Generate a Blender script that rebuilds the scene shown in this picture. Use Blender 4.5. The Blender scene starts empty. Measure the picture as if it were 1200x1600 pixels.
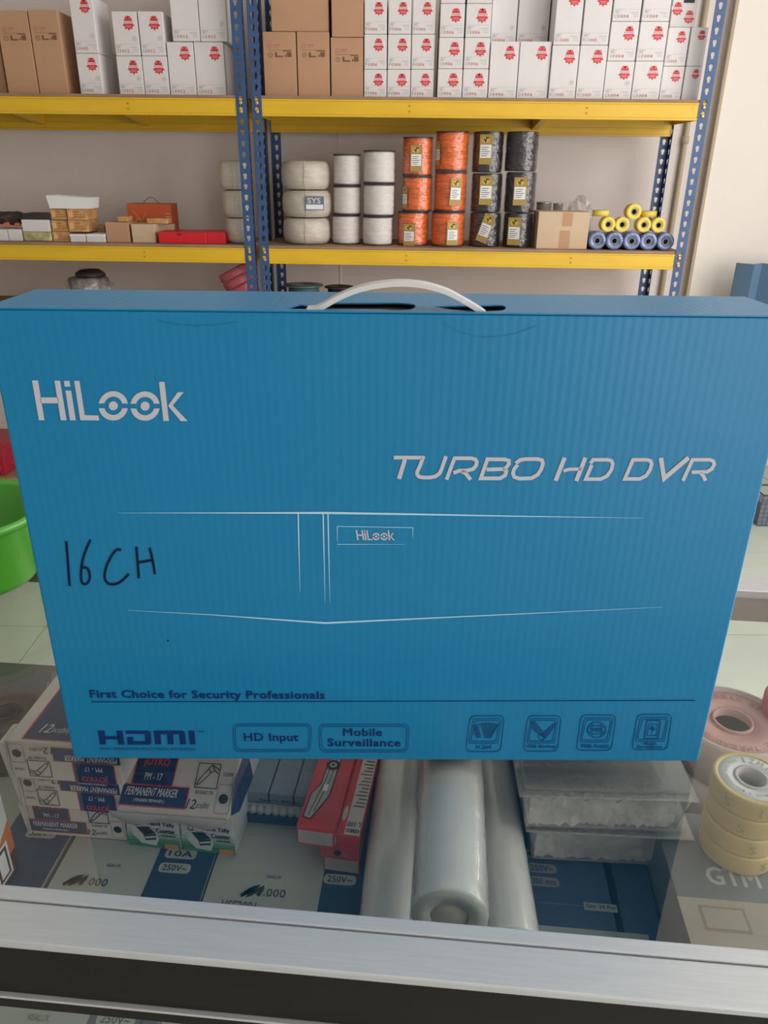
import bpy, math, random
from mathutils import Vector, Matrix
random.seed(4)
R=math.radians
C=bpy.context.scene.collection
# ------------------------------------------------------------------ camera
GZ=0.98; CAMZ=GZ+.3863; F=1180.0
_d=Vector((568-600,3430-800,F)).normalized()
_f=Vector((0,0,1)); _Y=(_f-_d*_f.dot(_d)).normalized(); _Z=-_d; _X=_Y.cross(_Z)
M3=Matrix((_X,_Y,_Z))
cd=bpy.data.cameras.new('camera'); cam=bpy.data.objects.new('camera',cd); C.objects.link(cam)
cd.sensor_fit='VERTICAL'; cd.sensor_height=24; cd.lens=24*F/1600; cd.clip_start=.02
rt=M3@Vector((1,0,0)); up=-(M3@Vector((0,1,0))); bk=-(M3@Vector((0,0,1)))
cam.matrix_world=Matrix(((rt.x,up.x,bk.x,0),(rt.y,up.y,bk.y,0),(rt.z,up.z,bk.z,CAMZ),(0,0,0,1)))
bpy.context.scene.camera=cam
# ------------------------------------------------------------------ world, lights, exposure
sc=bpy.context.scene
w=bpy.data.worlds.new('sky'); sc.world=w; w.use_nodes=True
bgn=w.node_tree.nodes['Background']; bgn.inputs[0].default_value=(.93,.96,1,1); bgn.inputs[1].default_value=.9
sc.view_settings.view_transform='Standard'; sc.view_settings.look='None'; sc.view_settings.exposure=0; sc.view_settings.gamma=1
sc.view_settings.use_curve_mapping=False
def area(name,loc,target,sx,sy,power,col):
    l=bpy.data.lights.new(name,'AREA'); l.shape='RECTANGLE'; l.size=sx; l.size_y=sy; l.energy=power; l.color=col
    o=bpy.data.objects.new(name,l); C.objects.link(o); o.location=loc
    o.rotation_euler=(Vector(target)-Vector(loc)).to_track_quat('-Z','Y').to_euler(); return o
area('window_daylight',(2.55,.75,1.68),(0,.95,1.45),3.3,2.1,100,(1,.955,.925))
area('shopfront_daylight',(1.95,-2.95,1.3),(.3,.4,1.0),1.2,2.5,38,(.97,.98,1))
# ------------------------------------------------------------------ pixel rays -> positions
def rot2(x,y,t): c,s=math.cos(t),math.sin(t); return (c*x-s*y,s*x+c*y)
def ray(px,py): return M3@Vector((px-600,py-800,F))
def atY(px,py,D,t=0.):
    r=ray(px,py); x,y=rot2(r.x,r.y,-t); k=D/y; return (x*k,D,r.z*k+CAMZ)
def atZ(px,py,z,t=0.):
    r=ray(px,py); k=(z-CAMZ)/r.z; x,y=rot2(r.x*k,r.y*k,-t); return (x,y,z)
TK=R(-1.5); TC=R(-4.7); TB=R(.6)
def world(p,t): x,y=rot2(p[0],p[1],t); return (x,y,p[2])
# ------------------------------------------------------------------ materials
MATS={}
def lin(c): return tuple((v/255/12.92 if v/255<=.04045 else ((v/255+.055)/1.055)**2.4) for v in c)
def mat(name,col,rough=.6,metal=0,spec=.5,bump=None,noise=None,alpha=1,coat=0,emit=0):
    if name in MATS: return MATS[name]
    m=bpy.data.materials.new(name); m.use_nodes=True; nt=m.node_tree; n=nt.nodes; L=nt.links
    b=n['Principled BSDF']; b.inputs['Base Color'].default_value=(*col,1); b.inputs['Roughness'].default_value=rough
    b.inputs['Metallic'].default_value=metal; b.inputs['Specular IOR Level'].default_value=spec
    b.inputs['Coat Weight'].default_value=coat; b.inputs['Alpha'].default_value=alpha
    tc=n.new('ShaderNodeTexCoord')
    if noise:   # (scale, amount, stretch)
        mp=n.new('ShaderNodeMapping'); mp.inputs['Scale'].default_value=noise[2] if len(noise)>2 else (1,1,1)
        t=n.new('ShaderNodeTexNoise'); t.inputs['Scale'].default_value=noise[0]; t.inputs['Detail'].default_value=4
        L.new(tc.outputs['Object'],mp.inputs[0]); L.new(mp.outputs[0],t.inputs['Vector'])
        mr=n.new('ShaderNodeMapRange'); mr.inputs[1].default_value=.3; mr.inputs[2].default_value=.7
        mr.inputs[3].default_value=1-noise[1]; mr.inputs[4].default_value=1+noise[1]*.5
        L.new(t.outputs['Fac'],mr.inputs[0])
        mx=n.new('ShaderNodeMix'); mx.data_type='RGBA'; mx.blend_type='MULTIPLY'; mx.inputs[0].default_value=1
        mx.inputs[6].default_value=(*col,1); L.new(mr.outputs[0],mx.inputs[7]); L.new(mx.outputs[2],b.inputs['Base Color'])
    if bump:    # (kind, scale, strength, dist, stretch)
        mp=n.new('ShaderNodeMapping'); mp.inputs['Scale'].default_value=bump[4] if len(bump)>4 else (1,1,1)
        L.new(tc.outputs['Object'],mp.inputs[0])
        if bump[0]=='noise':
            t=n.new('ShaderNodeTexNoise'); t.inputs['Scale'].default_value=bump[1]; t.inputs['Detail'].default_value=3; o=t.outputs['Fac']
        else:
            t=n.new('ShaderNodeTexWave'); t.bands_direction=bump[0]; t.inputs['Scale'].default_value=bump[1]
            t.inputs['Distortion'].default_value=.6; t.inputs['Detail'].default_value=1; t.inputs['Detail Scale'].default_value=.6; o=t.outputs['Fac']
        L.new(mp.outputs[0],t.inputs['Vector'])
        bp=n.new('ShaderNodeBump'); bp.inputs['Strength'].default_value=bump[2]; bp.inputs['Distance'].default_value=bump[3]
        L.new(o,bp.inputs['Height']); L.new(bp.outputs[0],b.inputs['Normal'])
        if coat: L.new(bp.outputs[0],b.inputs['Coat Normal'])
    MATS[name]=m; return m
def clear(name,tint=(1,1,1),f0=.04,rough=.0,haze=0.,hazecol=(.8,.8,.8),bump=None):
    if name in MATS: return MATS[name]
    m=bpy.data.materials.new(name); m.use_nodes=True; nt=m.node_tree; n=nt.nodes; L=nt.links
    for x in list(n):
        if x.type!='OUTPUT_MATERIAL': n.remove(x)
    out=[x for x in n if x.type=='OUTPUT_MATERIAL'][0]
    tr=n.new('ShaderNodeBsdfTransparent'); tr.inputs[0].default_value=(*tint,1)
    gl=n.new('ShaderNodeBsdfGlossy'); gl.inputs['Roughness'].default_value=rough
    lw=n.new('ShaderNodeLayerWeight'); lw.inputs[0].default_value=.5
    pw=n.new('ShaderNodeMath'); pw.operation='POWER'; pw.inputs[1].default_value=4.0; L.new(lw.outputs['Facing'],pw.inputs[0])
    ma=n.new('ShaderNodeMath'); ma.operation='MULTIPLY_ADD'; ma.inputs[1].default_value=1-f0; ma.inputs[2].default_value=f0; L.new(pw.outputs[0],ma.inputs[0])
    base=tr.outputs[0]
    if haze:
        df=n.new('ShaderNodeBsdfDiffuse'); df.inputs[0].default_value=(*hazecol,1)
        h=n.new('ShaderNodeMixShader'); h.inputs[0].default_value=haze; L.new(tr.outputs[0],h.inputs[1]); L.new(df.outputs[0],h.inputs[2]); base=h.outputs[0]
    mx=n.new('ShaderNodeMixShader'); L.new(ma.outputs[0],mx.inputs[0]); L.new(base,mx.inputs[1]); L.new(gl.outputs[0],mx.inputs[2]); L.new(mx.outputs[0],out.inputs[0])
    if bump:
        tc=n.new('ShaderNodeTexCoord'); t=n.new('ShaderNodeTexNoise'); t.inputs['Scale'].default_value=bump[0]; L.new(tc.outputs['Object'],t.inputs['Vector'])
        bp=n.new('ShaderNodeBump'); bp.inputs['Strength'].default_value=bump[1]; bp.inputs['Distance'].default_value=bump[2]; L.new(t.outputs['Fac'],bp.inputs['Height'])
        L.new(bp.outputs[0],gl.inputs['Normal']); L.new(bp.outputs[0],lw.inputs['Normal'])
    MATS[name]=m; return m
# ------------------------------------------------------------------ mesh helpers
class MB:
    def __init__(s): s.v=[]; s.f=[]; s.m=[]; s.sm=[]
    def add(s,vs,fs,mi=0,smooth=False):
        k=len(s.v); s.v+=[tuple(p) for p in vs]; s.f+=[[i+k for i in f] for f in fs]; s.m+=[mi]*len(fs); s.sm+=[smooth]*len(fs)
    def box(s,x0,x1,y0,y1,z0,z1,mi=0):
        s.add([(x0,y0,z0),(x1,y0,z0),(x1,y1,z0),(x0,y1,z0),(x0,y0,z1),(x1,y0,z1),(x1,y1,z1),(x0,y1,z1)],
              [(0,3,2,1),(4,5,6,7),(0,1,5,4),(1,2,6,5),(2,3,7,6),(3,0,4,7)],mi)
    def hull(s,b,t,mi=0):      # bottom quad, top quad
        s.add(list(b)+list(t),[(0,3,2,1),(4,5,6,7),(0,1,5,4),(1,2,6,5),(2,3,7,6),(3,0,4,7)],mi)
    def lathe(s,prof,n=32,c=(0,0,0),axis='z',mi=0,wob=None,closed=False):
        vs=[]
        for j,(r,h) in enumerate(prof):
            for i in range(n):
                a=2*math.pi*i/n; rr=r*(wob(a,j) if wob else 1); x,y=rr*math.cos(a),rr*math.sin(a)
                vs.append((c[0]+x,c[1]+y,c[2]+h) if axis=='z' else (c[0]+x,c[1]+h,c[2]+y) if axis=='y' else (c[0]+h,c[1]+x,c[2]+y))
        fs=[]; J=len(prof)
        for j in range(J if closed else J-1):
            j2=(j+1)%J
            for i in range(n):
                k=(i+1)%n; q=(j*n+i,j*n+k,j2*n+k,j2*n+i); fs.append(q if axis!='y' else q[::-1])
        if not closed:
            if prof[0][0]>1e-6: fs.append(list(range(n))[::-1] if axis!='y' else list(range(n)))
            if prof[-1][0]>1e-6:
                l=[(J-1)*n+i for i in range(n)]; fs.append(l if axis!='y' else l[::-1])
        s.add(vs,fs,mi,True)
    def tube(s,path,r,n=8,mi=0,closed=False):
        P=[Vector(p) for p in path]; vs=[]; J=len(P)
        for j,p in enumerate(P):
            a=P[(j-1)%J] if (j>0 or closed) else P[j]; b=P[(j+1)%J] if (j<J-1 or closed) else P[j]
            t=(b-a).normalized(); u=t.cross(Vector((0,0,1)));
            if u.length<1e-3: u=t.cross(Vector((0,1,0)))
            u.normalize(); v=t.cross(u); rr=r[j] if isinstance(r,(list,tuple)) else r
            for i in range(n):
                q=2*math.pi*i/n; vs.append(p+u*math.cos(q)*rr+v*math.sin(q)*rr)
        fs=[]
        for j in range(J if closed else J-1):
            for i in range(n):
                k=(i+1)%n; j2=(j+1)%J; fs.append((j*n+i,j*n+k,j2*n+k,j2*n+i))
        if not closed: fs.append(list(range(n))[::-1]); fs.append([(J-1)*n+i for i in range(n)])
        s.add(vs,fs,mi,True)
    def mesh(s,name,mats):
        me=bpy.data.meshes.new(name); me.from_pydata(s.v,[],s.f)
        for m in (mats if isinstance(mats,(list,tuple)) else [mats]): me.materials.append(m)
        me.polygons.foreach_set('material_index',s.m); me.polygons.foreach_set('use_smooth',s.sm); me.update(); return me
    def build(s,name,mats,parent=None,loc=None,rz=0,bevel=0,seg=2):
        o=bpy.data.objects.new(name,s.mesh(name,mats)); C.objects.link(o)
        if parent: o.parent=parent
        if loc: o.location=loc
        o.rotation_euler[2]=rz
        if bevel:
            b=o.modifiers.new('bevel','BEVEL'); b.width=bevel; b.segments=seg; b.limit_method='ANGLE'; b.angle_limit=R(50)
        if any(s.sm):
            pass
        return o
def bx(x0,x1,y0,y1,z0,z1): m=MB(); m.box(x0,x1,y0,y1,z0,z1); return m
def tag(o,label,cat,group=None,kind=None):
    o['label']=label; o['category']=cat
    if group: o['group']=group
    if kind: o['kind']=kind
    return o
def thing(name,label,cat,loc,rz=0,group=None):
    o=bpy.data.objects.new(name,None); C.objects.link(o); o.location=loc; o.rotation_euler=(0,0,rz); o.empty_display_size=.05
    return tag(o,label,cat,group)
def struct(name,mb,m,**k):
    o=mb.build(name,m,**k); o['kind']='structure'; return o
# ---- flat art on a plane
_tc={}
def text2d(sx,bold=0,spacing=1,res=2):
    k=(sx,bold,spacing,res)
    if k not in _tc:
        c=bpy.data.curves.new('t','FONT'); c.body=sx; c.size=1; c.space_character=spacing; c.resolution_u=res
        o=bpy.data.objects.new('t',c); C.objects.link(o)
        me=bpy.data.meshes.new_from_object(o.evaluated_get(bpy.context.evaluated_depsgraph_get()))
        vs=[(v.co.x,v.co.y) for v in me.vertices]; fs=[list(p.vertices) for p in me.polygons]
        bpy.data.objects.remove(o); bpy.data.curves.remove(c); bpy.data.meshes.remove(me)
        if bold:   # embolden with slightly shifted coplanar copies
            n_=len(vs); V0,F0=vs,fs; vs=[];fs=[]
            for q,(dx,dy) in enumerate(((-bold,-bold*.6),(bold,-bold*.6),(-bold,bold*.6),(bold,bold*.6))):
                vs+=[(x+dx,y+dy) for x,y in V0]; fs+=[[i+q*n_ for i in f] for f in F0]
        x0=min(v[0] for v in vs); x1=max(v[0] for v in vs); y0=min(v[1] for v in vs); y1=max(v[1] for v in vs)
        _tc[k]=([((x-x0)/(x1-x0),(y-y0)/(y1-y0)) for x,y in vs],fs)
    return _tc[k]
class Art(MB):
    """2D shapes in the coordinates of a plane (origin O, axes U V) or through a map fn."""
    def __init__(s,O=(0,0,0),U=(1,0,0),V=(0,0,1),eps=.0004,fn=None):
        super().__init__(); s.O=Vector(O); s.U=Vector(U).normalized(); s.V=Vector(V).normalized(); s.N=s.U.cross(s.V); s.e=eps; s.fn=fn
    def P(s,x,y,e=0,raw=False):
        if s.fn and not raw: x,y=s.fn(x,y)
        return tuple(s.O+s.U*x+s.V*y+s.N*(s.e+e))
    def poly(s,pts,mi=0,e=0,raw=False): 
        s.add([s.P(x,y,e,raw) for x,y in pts],[list(range(len(pts)))],mi)
        return s
    def rect(s,x0,y0,x1,y1,mi=0,e=0): return s.poly([(x0,y0),(x1,y0),(x1,y1),(x0,y1)],mi,e)
    def ell(s,cx,cy,rx,ry=None,n=24,mi=0,e=0): ry=ry or rx; return s.poly([(cx+rx*math.cos(2*math.pi*i/n),cy+ry*math.sin(2*math.pi*i/n)) for i in range(n)],mi,e)
    def stroke(s,pts,wd,closed=False,mi=0,e=0):
        n=len(pts); L=[];Rr=[]
        for i,p in enumerate(pts):
            a=pts[(i-1)%n] if (i>0 or closed) else None; b=pts[(i+1)%n] if (i<n-1 or closed) else None
            def nr(p,q): dx,dy=q[0]-p[0],q[1]-p[1]; l=math.hypot(dx,dy) or 1e-9; return (-dy/l,dx/l)
            if a and b:
                n1=nr(a,p); n2=nr(p,b); mx,my=n1[0]+n2[0],n1[1]+n2[1]; l=math.hypot(mx,my) or 1; mx/=l; my/=l
                k=1/max(.5,mx*n1[0]+my*n1[1])
            else: mx,my=nr(p,b) if b else nr(a,p); k=1
            hw=(wd[i] if isinstance(wd,(list,tuple)) else wd)/2*k
            L.append((p[0]+mx*hw,p[1]+my*hw)); Rr.append((p[0]-mx*hw,p[1]-my*hw))
        vs=[s.P(*q,e) for q in L]+[s.P(*q,e) for q in Rr]
        fs=[[i,(i+1)%n,n+(i+1)%n,n+i] for i in range(n if closed else n-1)]
        s.add(vs,fs,mi); return s
    def ring(s,cx,cy,rx,ry,wd,mi=0,n=28,e=0): return s.stroke([(cx+rx*math.cos(2*math.pi*i/n),cy+ry*math.sin(2*math.pi*i/n)) for i in range(n)],wd,True,mi,e)
    def text(s,t,x0,y0,x1,y1,bold=0,spacing=1,shear=0,mi=0,flip=False,e=0,res=2):
        """x0,y0 lower left, x1,y1 upper right (in art coords)"""
        vs,fs=text2d(t,bold,spacing,res)
        if s.fn: a=s.fn(x0,y0); b=s.fn(x1,y1); X0,Y0,X1,Y1=a[0],a[1],s.fn(x1,y0)[0],s.fn(x0,y1)[1]
        else: X0,Y0,X1,Y1=x0,y0,x1,y1
        out=[]; nq=len(vs)//4 if bold else len(vs)
        for iv,(u,v) in enumerate(vs):
            if flip: u,v=1-u,1-v
            out.append(s.P(X0+u*(X1-X0)+v*shear*(Y1-Y0),Y0+v*(Y1-Y0),e+(iv//nq)*3e-5,True))
        s.add(out,fs,mi); return s
    def fixn(s):   # make every face look along N
        for i,f in enumerate(s.f):
            a,b=Vector((0,0,0)),Vector(s.v[f[0]])
            for j in range(1,len(f)-1): a+=(Vector(s.v[f[j]])-b).cross(Vector(s.v[f[j+1]])-b)
            if a.dot(s.N)<0: s.f[i]=f[::-1]
        return s
    def put(s,name,mats,parent): s.fixn(); return s.build(name,mats,parent)
def smooth(pts,k=5):
    out=[]; n=len(pts)
    for i in range(n-1):
        p0=pts[max(i-1,0)];p1=pts[i];p2=pts[i+1];p3=pts[min(i+2,n-1)]
        for j in range(k):
            t=j/k; out.append(tuple(.5*((2*b)+(-a+c)*t+(2*a-5*b+4*c-d)*t*t+(-a+3*b-3*c+d)*t**3) for a,b,c,d in zip(p0,p1,p2,p3)))
    out.append(pts[-1]); return out
def roundpoly(P,r,k=5):
    out=[]; n=len(P)
    for i in range(n):
        p=Vector(P[i]); a=(Vector(P[i-1])-p); b=(Vector(P[(i+1)%n])-p); rr=min(r,a.length*.5,b.length*.5)
        A=p+a.normalized()*rr; B=p+b.normalized()*rr
        for j in range(k+1):
            t=j/k; q=A*(1-t)**2+p*2*t*(1-t)+B*t*t; out.append(tuple(q))
    return out
def holed(outline,holes,thick,name='p'):
    """flat sheet in XY with holes, thickness in Z (centred)"""
    c=bpy.data.curves.new(name,'CURVE'); c.dimensions='2D'; c.fill_mode='BOTH'; c.extrude=thick/2
    for pl in [outline]+holes:
        sp=c.splines.new('POLY'); sp.points.add(len(pl)-1)
        for i,p in enumerate(pl): sp.points[i].co=(p[0],p[1],0,1)
        sp.use_cyclic_u=True
    o=bpy.data.objects.new(name,c); C.objects.link(o)
    me=bpy.data.meshes.new_from_object(o.evaluated_get(bpy.context.evaluated_depsgraph_get()))
    bpy.data.objects.remove(o); bpy.data.curves.remove(c)
    m=MB(); m.add([tuple(v.co) for v in me.vertices],[list(p.vertices) for p in me.polygons]); bpy.data.meshes.remove(me); return m
# ------------------------------------------------------------------ colours
WALL=mat('wall_paint',(.75,.67,.62),.85,bump=('noise',60,.1,.002),noise=(1.4,.05))
CREAM=mat('cream_paint',(.86,.80,.72),.85,noise=(1.2,.04))
CEIL=mat('ceiling_paint',(.8,.8,.78),.9)
FLOOR=mat('pale_tile',(.53,.58,.50),.3,noise=(5,.08))
GROUT=mat('grout',(.47,.52,.45),.8)
TAN=mat('tan_paint',(.45,.36,.25),.6)
BLUE=mat('post_blue',(.035,.085,.21),.45,noise=(20,.15))
YEL=mat('beam_yellow',(.76,.465,.022),.42,noise=(4,.08,(1,1,6)))
BRASS=mat('rivet_brass',(.62,.42,.16),.4,metal=.6)
BOARD=mat('board_brown',(.32,.20,.12),.8,noise=(8,.2))
WHITEB=mat('white_carton',(.72,.68,.67),.6,noise=(9,.04))
KRAFT=mat('kraft_carton',(.50,.28,.16),.75,noise=(7,.08))
KRAFTL=mat('kraft_light',(.60,.44,.29),.75,noise=(7,.08))
RED=mat('badge_red',(.60,.035,.04),.5)
INKG=mat('ink_grey',(.33,.32,.33),.7); INKR=mat('ink_red',(.48,.16,.16),.7); INKB=mat('ink_brown',(.17,.09,.05),.8)
PAPER=mat('paper_white',(.80,.79,.80),.6)
BLACK=mat('black_matte',(.015,.015,.017),.6)
NAVY=mat('navy_print',(.022,.038,.12),.45)
NAVY2=mat('navy_card',(.03,.06,.13),.5,noise=(20,.1))
GREYC=mat('grey_card',(.42,.44,.40),.5,noise=(14,.06))
CARDW=mat('card_cream',(.62,.56,.52),.55,noise=(14,.05))
REDP=mat('red_print',(.55,.05,.06),.5)
# ------------------------------------------------------------------ room shell
m=MB(); n=.6
struct('floor',bx(-4.2,2.6,-3.2,3.9,-.1,-.004),GROUT)
tile=bx(0,n-.004,0,n-.004,-.01,0).mesh('floor_tile',FLOOR)
flo=bpy.data.objects['floor']
for i in range(11):
    for j in range(11):
        x=-4.1+i*n; y=-2.7+j*n
        o=bpy.data.objects.new('floor_tile',tile); C.objects.link(o); o.parent=flo; o.location=(x,y,.0)
DW=3.78
struct('wall_back',bx(-4.3,2.7,0,.12,-.1,3.1),WALL,loc=world((0,DW,0),TK),rz=TK)
struct('wall_left',bx(-4.32,-4.2,-3.2,3.95,-.1,3.1),WALL)
struct('wall_front_blocker',bx(-4.3,1.25,-3.32,-3.2,-.1,3.1),WALL)  # unseen wall, added to keep outside light off the left side
mw=MB()
mw.box(2.6,2.72,-3.2,-.95,-.1,3.1); mw.box(2.6,2.72,2.45,3.95,-.1,3.1); mw.box(2.6,2.72,-.95,2.45,-.1,.6); mw.box(2.6,2.72,-.95,2.45,2.6,3.1)
struct('wall_right',mw,WALL)
fr=MB()
for y in (-.95,.73,2.41): fr.box(2.6,2.66,y,y+.04,.6,2.6)
for z in (.6,2.56): fr.box(2.6,2.66,-.95,2.45,z,z+.04)
wf=struct('window_1',fr,mat('alu_frame',(.6,.6,.6),.4,metal=.7))
struct('ceiling',bx(-4.32,2.72,-3.2,3.95,3.0,3.1),CEIL)
# pilaster at the right and its pipes
pc=atY(1072,200,DW,TK); pf=atY(1119,200,3.745,TK)
xr=pc[0]
struct('wall_pilaster',bx(pf[0],pf[0]+.8,3.745,DW-.002,0,2.998),CREAM,loc=(0,0,0),rz=TK)
struct('trim_1',bx(pf[0]-.014,pf[0]+.002,3.728,3.744,0,2.99),TAN,rz=TK,bevel=.004)
p=MB(); p.lathe([(.011,0),(.011,2.98)],16,(pc[0],DW-.016,.01)); 
for z in (.6,1.5,2.4): p.lathe([(.015,0),(.015,.03)],16,(pc[0],DW-.016,z))
tag(p.build('wall_pipe',TAN,rz=TK),'thin tan pipe running up the wall corner behind the right blue post','pipe')
jx=atY(531,330,DW,TK)[0]
struct('trim_2',bx(jx-.003,jx+.003,DW-.004,DW+.001,0,2.99),mat('joint_line',(.80,.75,.70),.8),rz=TK)
# ------------------------------------------------------------------ counter
def cz(px,py,z=GZ): return atZ(px,py,z,TC)
yi=cz(600,1435.5)[1]; yg=cz(600,1459)[1]; yo=cz(600,1530)[1]; yr0=cz(1175,925)[1]; yr1=cz(1175,899)[1]
ALU=mat('brushed_aluminium',(.60,.61,.62),.42,metal=.4,noise=(30,.06,(1,20,20)),bump=('noise',60,.12,.0004,(.3,8,8)))
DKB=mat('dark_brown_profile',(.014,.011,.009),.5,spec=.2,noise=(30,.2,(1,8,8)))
GLASS=clear('counter_glass',(.955,.965,.955),.045)
XL,XR=-.95,1.05
ct=thing('display_counter','glass-topped display counter with brushed aluminium frame under the blue carton','counter',(0,0,0),TC)
g=bx(XL+.03,XR-.03,yi-.006,yr0+.012,GZ-.005,GZ); g.build('glass_top',GLASS,ct)
a=MB(); a.box(XL,XR,yg,yi,GZ-.010,GZ+.0015); a.build('rim_ledge',ALU,ct,bevel=.0008)
a=MB(); a.box(XL,XR,yo,yg-.0012,GZ-.0035,GZ+.002); a.build('front_rim',ALU,ct,bevel=.0012)
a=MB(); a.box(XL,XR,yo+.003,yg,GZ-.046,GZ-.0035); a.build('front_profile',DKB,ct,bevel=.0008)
a=MB(); a.box(XL,XR,yo+.001,yo+.006,GZ-.0485,GZ-.0465); a.build('profile_lip',ALU,ct)
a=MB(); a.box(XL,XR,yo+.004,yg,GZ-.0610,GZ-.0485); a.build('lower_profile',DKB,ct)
SH=GZ-.17
g=bx(XL+.03,XR-.03,yo+.016,yo+.021,.14,GZ-.064); g.build('front_glass',GLASS,ct)
a=MB(); a.box(XL,XR,yr0,yr1,GZ-.008,GZ+.0015); a.build('rear_rim',ALU,ct,bevel=.0008)
a=MB(); a.box(XL,XR,yr0+.002,yr0+.02,GZ-.036,GZ-.008); a.build('rear_profile',mat('grey_profile',(.30,.27,.25),.5),ct)
SHELF=mat('shelf_grey',(.10,.10,.10),.5,noise=(10,.25))
bx(XL+.02,XR-.02,yo+.024,yr1-.005,SH-.012,SH-.0005).build('inner_shelf',SHELF,ct,bevel=.001)
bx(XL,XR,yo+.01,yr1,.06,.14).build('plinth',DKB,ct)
for x in (XL,XR-.03):
    for y in (yo+.012,yr1-.03): bx(x,x+.03,y,y+.028,0 if True else 0,GZ-.010).build('corner_post',ALU,ct,bevel=.001)
# ------------------------------------------------------------------ the big blue carton
BC=mat('blue_carton',(.004,.195,.40),.36,spec=.42,bump=('X',60,.14,.0003,(1,.05,.05)),noise=(3,.05))
bl=atZ(115,1191,GZ,TB); br=atZ(1086,1187,GZ,TB)
BX0,BX1=bl[0]-.001,br[0]+.001; BY=(bl[1]+br[1])/2; BZ=GZ+.0006; BD=.072; BH=.3165
pb=thing('product_carton','large sky-blue corrugated carton for a video recorder, standing on the glass counter','box',world(((BX0+BX1)/2,BY,BZ),TB),TB)
W=BX1-BX0; h=W/2; t=.003
b=MB(); b.box(-h,h,0,t,0,BH-.0032); b.box(-h,h,BD-t,BD,0,BH-.0032); b.box(-h,-h+t,t,BD-t,0,BH-.0032); b.box(h-t,h,t,BD-t,0,BH-.0032); b.box(-h+t,h-t,t,BD-t,0,t)
# one closed shell instead of loose panels
b=MB()
ov=[(-h,0),(h,0),(h,BD),(-h,BD)]; iv=[(-h+t,t),(h-t,t),(h-t,BD-t),(-h+t,BD-t)]; zt=BH-.0010
vs=[(x,y,0) for x,y in ov]+[(x,y,zt) for x,y in ov]+[(x,y,zt) for x,y in iv]+[(x,y,t) for x,y in iv]
fs=[(0,3,2,1)]+[(i,(i+1)%4,4+(i+1)%4,4+i) for i in range(4)]+[(4+i,4+(i+1)%4,8+(i+1)%4,8+i) for i in range(4)]+[(8+i,8+(i+1)%4,12+(i+1)%4,12+i) for i in range(4)]+[(12,13,14,15)]
b.add(vs,fs); b.build('carton_body',BC,pb,bevel=.0022,seg=3)
cx0=(BX0+BX1)/2
def bt(X,Y): px,py=430+X/3,420+Y/3; q=atZ(px,py,BZ+BH,TB); return (q[0]-cx0,q[1]-BY)
h1=[bt(*q) for q in smooth([(55,182),(115,168),(160,172),(240,160),(400,159),(560,158),(640,164),(658,175),(630,190),(560,193),(480,188),(350,187),(220,187),(120,187),(55,185)],3)]
h2=[bt(*q) for q in smooth([(750,175),(860,172),(960,170),(1050,169),(1080,178),(1070,192),(1010,198),(960,198),(840,191),(750,178)],3)]
tp=holed([(-h,0),(h,0),(h,BD),(-h,BD)],[h1,h2],.0008)
o=tp.build('top_flap',BC,pb,loc=(0,0,BH-.0005)); o['label']='pale top flap with two torn carry slots'
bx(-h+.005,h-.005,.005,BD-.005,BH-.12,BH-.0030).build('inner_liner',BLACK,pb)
# seam bump along the front top edge
# handle
hp=[(150,192),(205,183),(300,130),(400,91),(500,72),(600,66),(700,76),(800,105),(880,146),(965,197),(985,215)]
yh=bt(205,183)[1]
pts=[]
for X,Y in smooth(hp,4):
    q=atY(430+X/3,420+Y/3,BY+yh,TB); pts.append((q[0]-cx0,q[2]-BZ))
hb=MB(); wv=.0055; T2=.0015; n=len(pts); vs=[]
for i,(x,z) in enumerate(pts):
    a=pts[max(i-1,0)]; c=pts[min(i+1,n-1)]; dx,dz=c[0]-a[0],c[1]-a[1]; l=math.hypot(dx,dz); nx,nz=-dz/l*T2,dx/l*T2
    vs+=[(x-nx,yh-wv,z-nz),(x+nx,yh-wv,z+nz),(x+nx,yh+wv,z+nz),(x-nx,yh+wv,z-nz)]
hb.add(vs,[(4*i+k,4*i+4+k,4*i+4+(k+1)%4,4*i+(k+1)%4) for i in range(n-1) for k in range(4)]+[(0,1,2,3),(4*n-4,4*n-1,4*n-2,4*n-3)])
o=hb.build('carry_handle',mat('milky_plastic',(.64,.63,.63),.35),pb,bevel=.0005); o['label']='arched milky white plastic strap handle'
def bp(px,py): q=atY(px,py,BY,TB); return (q[0]-cx0,q[2]-BZ)
SILV=mat('silver_ink',(.52,.51,.56),.5); DINK=mat('dark_blue_ink',(.004,.028,.13),.6,spec=.2); MARK=mat('marker_ink',(.004,.010,.04),.6,spec=.2)
LB=mat('pale_blue_ink',(.42,.66,.82),.5); LF=mat('faded_blue_ink',(.006,.075,.21),.6,spec=.2)
def front(): return Art(U=(1,0,0),V=(0,0,1),eps=.0004,fn=bp)
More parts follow.
